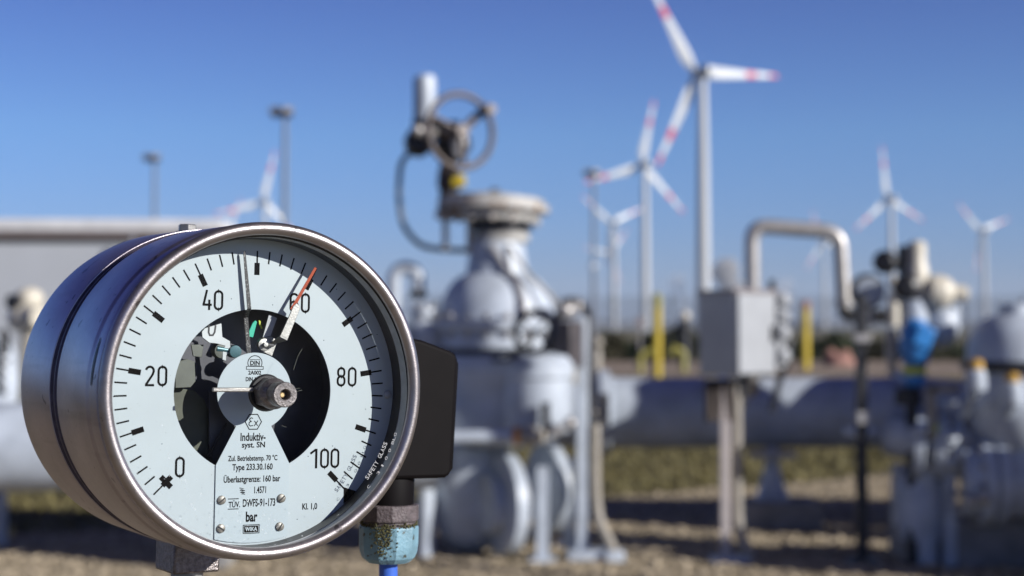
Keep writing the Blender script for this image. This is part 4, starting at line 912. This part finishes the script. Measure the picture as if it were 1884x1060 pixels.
T('Induktiv-', -6.8, 6.3, -20.4, -24.5); T('syst. SN', -6.0, 6.1, -24.9, -28.7)
T('Zul. Betriebstemp. 70 °C', -13.0, 12.8, -31.5, -35.2); T('Type 233.30.160', -10.7, 10.4, -35.7, -39.9)
T('Überlastgrenze: 160 bar', -15.0, 14.6, -41.0, -45.9); T('1.4571', 1.0, 7.2, -47.1, -50.6)
T('TÜV.', -12.2, -6.2, -53.6, -57.2); T('DWFS-91-173', -4.8, 12.2, -53.2, -57.2); T('bar', -3.1, 3.0, -59.4, -64.6, .02)
pm.cur = 1
pm.ribbon([(-12.5, -52.9), (-7.0, -52.9)], .42, y); pm.ribbon([(-12.5, -57.9), (-7.0, -57.9)], .42, y)
for k in range(3): pm.ribbon([(-6.8 + .3 * k, -47.6 - 1.1 * k), (-4.6 + .1 * k, -48.1 - 1.05 * k), (-6.2 + .3 * k, -48.6 - 1.0 * k), (-3.8, -49.0 - .9 * k)], .4, y - .005 * k)
pm.ribbon([(-.3 + 4.25 * math.cos(math.radians(60 * i)), -15 + 4.25 * math.sin(math.radians(60 * i))) for i in range(6)], .48, y, True)
pm.ribbon([(-.5, -13.3), (-1.6, -13.0), (-2.3, -13.7), (-1.9, -14.6), (-1.2, -14.8)], .45, y); pm.ribbon([(-1.2, -14.8), (-2.4, -15.2), (-2.6, -16.4), (-1.8, -17.1), (-.4, -16.8)], .45, y - .005)
pm.ribbon([(.2, -14.5), (2.0, -17.0)], .45, y); pm.ribbon([(2.1, -14.4), (.1, -17.1)], .45, y - .005)
pm.ribbon([(-4.6, 11.1), (4.2, 11.1), (4.2, 12.5), (-4.6, 12.5)], .32, y, True)
pm.ribbon([(-.2 + 3.7 * math.cos(math.radians(205 - 230 * i / 20)), 14.3 + 3.6 * math.sin(math.radians(205 - 230 * i / 20))) for i in range(21)], .4, y - .005)
pm.ribbon([(-2.9, 15.9), (2.5, 15.9)], .3, y - .01); pm.ribbon([(-2.9, 12.9), (2.5, 12.9)], .28, y - .01)
pm.poly([(-4.5, y, -70.4), (4.2, y, -70.4), (4.2, y, -65.9), (-4.5, y, -65.9)])
pm.cur = 0; pm.ribbon([(-4.0, -69.9), (3.7, -69.9), (3.7, -66.4), (-4.0, -66.4)], .22, y - .03, True); text('WIKA', -3.3, 3.0, -69.1, -67.1, y - .03, pm, 0, .02)
plate = pm.obj('name_plate', ['plate', 'ink'], dial)
for x, z, a in ((-15.9, -53.3, -40), (15.3, -53.4, -45), (-15.9, -67.2, 35), (14.8, -67.5, -60)):
    b = gmb(); b.lathe([(0, -2.0), (1.5, -1.95), (2.1, -1.6), (2.25, -.8)], (x, 0, z), Y, 24, False); o = b.obj('screw', 'screwm', dial)
    b = gmb(); R = Matrix.Rotation(math.radians(a), 3, 'Y'); b.box((x, -1.95, z), (3.7, .5, .62), R); b.obj('slot', 'gasket', o)
b = gmb(); b.lathe([(0, -1.2), (1.6, -1.1), (2.2, -.7), (2.2, 0)], (73, 0, -1.5), Y, 20, False); b.obj('screw', 'ringin', dial)
# mechanism seen through the window, with pane reflections modelled as coloured plates
cav = lathe_obj('movement_housing', [(41.5, .95), (47, 1.2), (49, 4), (49, 30), (0, 30)], 'cavity', GA, 96)
def flat(name, pts, y, th, m, par=cav): return gmb().prism([(x, y, z) for x, z in pts], (0, th, 0)).obj(name, m, par, bevel=.0002)


def LQ(u, v, d):                                  # photo pixel -> gauge-local mm at height d above the dial
    x_, y_ = (u - 942) / F, (v - 530) / F; ray = Vector((x_, SP * y_ + CP, -CP * y_ + SP)); inv = GM.inverted(); o = inv @ Vector((0, 0, H)); r_ = (inv @ (Vector((0, 0, H)) + ray)) - o
    t = (-d - o.y) / r_.y; p = o + r_ * t; return (p.x, p.z)


c5 = lambda pts, d: [LQ(300 + a / 3.534, 560 + b / 3.534, d) for a, b in pts]
flat('pivot_bracket', c5([(255, 215), (252, 178), (272, 155), (380, 124), (386, 212), (436, 240), (440, 312), (412, 330), (410, 368), (386, 360), (388, 300), (404, 270), (350, 256), (300, 250)], -6), 6, 1.2, 'pale')
b = gmb(); cz = LQ(300 + 318 / 3.534, 560 + 175 / 3.534, -5.7); b.ribbon([(cz[0] - 1.5, cz[1] + 3.2), (cz[0] - 1.6, cz[1] - .6), (cz[0] - 1.0, cz[1] - 2.0), (cz[0] + .6, cz[1] - 2.0), (cz[0] + 1.5, cz[1] - .4), (cz[0] + 1.9, cz[1] + 3.0)], .9, 5.9); b.obj('mirrored_zero', 'gasket', cav)  # dark stroke painted for the mirrored zero, nothing is cut here
flat('green_tab', c5([(548, 200), (582, 122), (600, 104), (612, 114), (586, 216), (566, 212)], -7), 7, 1, 'green')
flat('yellow_tab', c5([(622, 102), (634, 108), (648, 158), (640, 160), (624, 128)], -7), 7, .8, 'lime')
flat('upper_reflection', c5([(182, 262), (265, 262), (252, 345), (196, 338)], -10), 10, 1, 'greyin')  # pale reflection on the pane, painted as a grey plate
flat('lower_reflection', c5([(95, 372), (160, 355), (206, 372), (212, 500), (180, 540), (80, 545), (78, 420)], -12), 12, 1.4, 'greyin')  # larger pale reflection, likewise painted as a grey plate
flat('olive_reflection', c5([(70, 540), (200, 560), (270, 620), (300, 700), (290, 980), (340, 1080), (60, 900)], -18), 18, 1.2, 'olivegl')  # greenish reflection at lower left, painted as an olive plate
flat('side_frame', c5([(300, 560), (380, 700), (470, 800), (360, 1060), (330, 1060), (300, 900)], -14), 14, 1.2, 'cavity')
flat('diagonal_rod', c5([(290, 985), (410, 770), (422, 776), (302, 992)], -11), 11, 1, 'ringdk')
b = gmb(); c = LQ(300 + 465 / 3.534, 560 + 307 / 3.534, -6); b.lathe([(0, 4), (3.0, 4.2), (3.2, 5.5), (3.2, 10)], (c[0], 0, c[1]), Y, 24); b.cyl((c[0] - 9, 7.5, c[1] + 1.3), (c[0], 7.5, c[1]), 1.8); b.obj('teal_screw', 'teal', cav)
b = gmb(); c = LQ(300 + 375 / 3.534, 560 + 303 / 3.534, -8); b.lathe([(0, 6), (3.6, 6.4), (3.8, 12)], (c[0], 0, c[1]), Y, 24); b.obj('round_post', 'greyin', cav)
# pointer
b = gmb(); a = math.radians(-6.6); d = Vector((math.sin(a), 0, math.cos(a))); e = Vector((math.cos(a), 0, -math.sin(a)))
sec = [(70.2, -3.6, .15), (69, -3.6, .55), (55, -3.6, .85), (41.5, -3.6, 1.0), (37, 2.4, 1.05), (8, 2.6, 1.2)]; prev = None
for r, y_, w in sec:
    k = [b.V(d * r + e * (w * sx) + Vector((0, y_ + yy, 0))) for sx, yy in ((-1, 0), (1, 0), (1, .5), (-1, .5))]
    if prev:
        for i in range(4): b.face([prev[i], prev[(i + 1) % 4], k[(i + 1) % 4], k[i]])
    else: b.face(k)
    prev = k
b.obj('pointer', 'needle', GA)
# red limit marker
rm = None
A0, A1 = Vector(LQ(581, 492, 7.5)), Vector(LQ(537, 570, 7.5)); dd = (A1 - A0).normalized(); nn = Vector((-dd.y, dd.x))
b = gmb(); b.prism([(p.x, -7.5, p.y) for p in (A0 + nn * .75, A0 - nn * .55, A1 - nn * .95, A1 + nn * .8)], (0, .35, 0)); rm = b.obj('limit_marker', 'redtip', GA)
q5 = lambda a, b_, d: LQ(300 + a / 3.534, 560 + b_ / 3.534, d)
P1 = [q5(845, 12, 7.6), q5(868, -8, 7.6), q5(893, 18, 7.6), q5(886, 40, 7.6), q5(806, 237, 7.6), q5(757, 212, 7.6), q5(822, 70, 7.6)]
b = gmb(); b.prism([(x, -7.9, z) for x, z in P1], (0, .9, 0)); b.obj('marker_arm', 'arm', rm, bevel=.0002)
P2 = [(q5(757, 212, 7.6), q5(806, 237, 7.6)), ]
(xa, za), (xb, zb) = P2[0]; (xc, zc), (xd, zd) = q5(690, 260, -2), q5(752, 232, -2)
b = gmb(); b.prism([(xa, -7.0, za), (xb, -7.0, zb), (xd, 2, zd - 1.5), (xc, 2, zc)], (.15, .7, .15)); b.obj('marker_link', 'arm', rm)
b = gmb(); b.prism([(x, 2, z) for x, z in [q5(612, 262, -2), q5(640, 222, -2), q5(700, 210, -2), q5(745, 235, -2), q5(708, 335, -2), q5(660, 312, -2), q5(628, 300, -2)]], (0, .8, 0)); b.obj('marker_plate', 'arm', rm)
b = gmb(); b.prism([(x, 3.2, z) for x, z in [q5(690, 66, -3), q5(742, 90, -3), q5(700, 205, -3), q5(650, 215, -3)]], (0, .8, 0)); b.obj('marker_backplate', 'ringin', rm)
px, pz = q5(650, 262, -2); b = gmb(); b.lathe([(0, -2.5), (1.1, -2.4), (1.1, 0), (3.0, .2), (3.4, 1.2), (3.4, 2.2)], (px, 0, pz), Y, 24); b.cyl((px, -1.2, pz), (px + 4.0, -2.6, pz - .3), .8, n=12); b.obj('pivot_screw', 'arm', rm)
# glass
gl = gmb(); gl.lathe([(77.6, -16.0), (0, -16.0)], (0, 0, 0), Y, 96, False); glass = gl.obj('glass', 'glass', GA)
# etched writing on the glass
def glass_text(body, r, a0, a1, h, b, off=.0, lift=-16.1):  # letters along an arc, reading upward on the right side
    n_ = len(body); 
    for i, ch in enumerate(body):
        if ch == ' ': continue
        t = a0 + (a1 - a0) * (i + .5) / n_; ww = abs(a1 - a0) / n_ * math.radians(1) * r * .84; wi = ww * (.45 if ch in 'I1' else 1)
        tmp = MB(); text(ch, -wi / 2, wi / 2, -h / 2, h / 2, 0, tmp, 0, off)
        an = math.radians(t); base = Vector((r * math.sin(an), r * math.cos(an))); tang = Vector((-math.cos(an), math.sin(an))); upv = Vector((-math.sin(an), -math.cos(an)))
        ids = [b.V((base.x + tang.x * p.x + upv.x * p.z, lift, base.y + tang.y * p.x + upv.y * p.z)) for p in tmp.v]
        for f_ in tmp.f: b.face([ids[i_] for i_ in f_])


b = gmb(); glass_text('SAFETY GLASS', 69.9, 128.5, 111, 2.25, b, .001); glass_text('C   3 1 0 0 BLG', 73.6, 131, 106, 1.4, b); b.obj('etched_print', 'gprint', glass)
b = gmb()
for (u0, v0, u1, v1) in ((556, 642, 548, 655), (548, 655, 540, 680), (538, 722, 556, 718), (540, 716, 552, 714), (518, 783, 527, 786)):
    p, q = LQ(u0, v0, 16), LQ(u1, v1, 16); b.ribbon([p, q], .12, -16.06)
for k in range(110):
    a, rr_, q = random.uniform(0, 2 * PI), 74 * random.random() ** .6, random.choice((.05, .06, .08, .12)); b.poly([(rr_ * math.sin(a) + q * math.cos(t), -16.05, rr_ * math.cos(a) + q * math.sin(t)) for t in [2 * PI * i / 5 for i in range(5)]])
b.obj('scratch', 'greyin', glass)
b = gmb()
for k in range(150):                              # rain drops near the lower rim
    a = math.radians(random.gauss(196, 24)); r = random.uniform(52, 75.5); q = random.choice((.18, .25, .3, .45)); b.ball((r * math.sin(a), -16.02, r * math.cos(a)), (q, q * .5), 8, 4, 0, 1, (0, -1, 0))
m = mat('water_drop', (.9, .95, .97), .05); m.node_tree.nodes['Principled BSDF'].inputs['Alpha'].default_value = .16; b.obj('water_drops', m, glass)
# adjusting knob through the glass
kb = gmb(); kb.lathe([(9.0, -16.2), (9.2, -17.0), (8.4, -18.6)], (0, 0, 0), Y, 48); ko = kb.obj('knob_base', 'gasket', GA)
b = gmb(); b.lathe([(7.9, -18.6), (7.9, -24.2), (7.3, -25.2)], (0, 0, 0), Y, 6, True, .3); b.obj('knob_nut', 'hub', ko, bevel=.0005, sharp=20)
b = gmb(); b.lathe([(7.4, -25), (7.6, -26), (7.6, -28.5), (6.6, -30), (5.4, -31.5), (5.4, -33), (6.0, -34), (6.1, -42.2), (5.6, -43)], (0, 0, 0), Y, 56, False); b.lathe([(5.4, -18), (5.4, -30)], (0, 0, 0), Y, 32, False); b.obj('knob_shaft', 'hub', ko)
b = gmb(); b.lathe([(5.7, -43.02), (5.3, -43.25), (2.9, -43.2), (2.6, -42.8), (2.6, -36.5), (0, -36.4)], (0, 0, 0), Y, 56, False); b.obj('knob_face', 'hubface', ko)
b = gmb(); b.lathe([(1.3, -36), (1.3, -41), (.9, -41.4), (0, -41.4)], (-.9, 0, -.2), Y, 10); b.obj('knob_core', 'brass', ko)
b = gmb(); b.box((-18.3, -20.6, 1.6), (20.5, 2.0, 2.1)); b.obj('adjusting_pin', 'arm', ko, bevel=.0005)
# stem block, nut and stand pipe
b = gmb(); R = Matrix.Rotation(math.radians(6), 3, 'Z'); b.box((0, 100, -92), (27, 26, 20), R); b.obj('stem_block', 'hub', GA, bevel=.0012)
b = gmb(); b.lathe([(9.5, -103), (9.5, -101.5)], (0, 100, 0), (0, 0, 1), 30); b.lathe([(9.2, -118), (9.2, -101.5)], (0, 100, 0), (0, 0, 1), 8); b.obj('stem', 'arm', GA)
b = gmb(); b.lathe([(14, -130), (15, -128), (15, -109), (13.5, -106.4), (9.5, -106)], (0, 100, 0), (0, 0, 1), 6, True); b.obj('union_nut', 'steel', GA, bevel=.0006)
b = MB(); c = GM @ Vector((0, 100, -126)); b.tube([c, (c.x, c.y, .02)], .011, 20); b.lathe([(.06, .0), (.06, .012)], (c.x, c.y, 0), (0, 0, 1), 24); b.obj('stand_pipe', 'arm', GA)
# junction box on the right flank
b = gmb(); b.prism([(70, 52, 36), (118.5, 52, 27.2), (136, 52, 21.6), (139.5, 52, 19.8), (141, 52, 16.5), (138.6, 52, -46), (137.6, 52, -49), (134.5, 52, -50.8), (70, 52, -50.8)], (0, 52, 0)); jb = b.obj('junction_box', 'black', GA, bevel=.0022, seg=3)
b = gmb(); b.prism([(141.7, 56, 18), (143.6, 56, 14), (141.2, 56, -46), (139.0, 56, -48.5)], (0, 46, 0)); b.obj('box_lid', 'black', jb, bevel=.001)
gx, gy = 107.0, 68
b = gmb(); b.lathe([(13.8, -66), (14, -52), (13.2, -50)], (gx, gy, 0), (0, 0, 1), 40); b.obj('cable_entry', 'black', jb)
ga = (.05, .0, 1)
b = gmb(); b.lathe([(16.2, -75.4), (16.9, -74.6), (16.9, -66.6), (16.2, -65.8)], (gx, gy, 0), (0, 0, 1), 12, True, .2); b.obj('gland_collar', 'sleeve', jb, bevel=.0006, sharp=20)
b = gmb(); b.lathe([(15.2, -78.2), (15.2, -75)], (gx, gy, 0), (0, 0, 1), 30); b.obj('seal_ring', 'sleeve', jb)
b = gmb(); b.lathe([(8, -99.4), (12.2, -98.6), (15.0, -96), (16.3, -92.5), (16.8, -88), (16.9, -78.6), (16.2, -77.8)], (gx, gy, 0), (0, 0, 1), 10, True, .15); gn = b.obj('gland_nut', 'gland', jb, bevel=.0009, sharp=20)
b = gmb()
for k in range(420):                              # moss clumps growing in the groove and down the left face
    if k < 170: a = random.uniform(math.radians(150), math.radians(390)); zz = random.gauss(-77.2, .8); r = 15.9
    else: a = math.radians(random.gauss(232, 11)); zz = -78 - abs(random.gauss(0, 7)); r = 16.7
    if zz < -94: continue
    q = random.uniform(.25, .75); c = Vector((gx + r * math.cos(a), gy + r * math.sin(a), zz)); b.ball(c, (q, q * .8), 6, 4)
b.obj('moss', 'moss', gn, sharp=10)
b = gmb(); b.tube([(gx, gy, -97), (gx + .3, gy, -110), (gx + 1.2, gy + 3, -140), (gx + 2, gy + 8, -200), (gx - 2, gy + 20, -420), (gx - 6, gy + 30, -900), (gx - 20, gy + 40, -1405)], 5.3, 24); b.obj('cable', 'cable', GA)

# ================================================================== AIR
hzm = bpy.data.materials.new('haze'); hzm.use_nodes = True; n_, l_ = hzm.node_tree.nodes, hzm.node_tree.links; n_.remove(n_['Principled BSDF'])
pv = n_.new('ShaderNodeVolumePrincipled'); pv.inputs['Color'].default_value = (.80, .88, 1, 1); pv.inputs['Density'].default_value = .00008
l_.new(pv.outputs[0], n_['Material Output'].inputs['Volume'])
tag(MB().box((0, 3500, 99.5), (8000, 7400, 201)).obj('haze', hzm), kind='stuff')
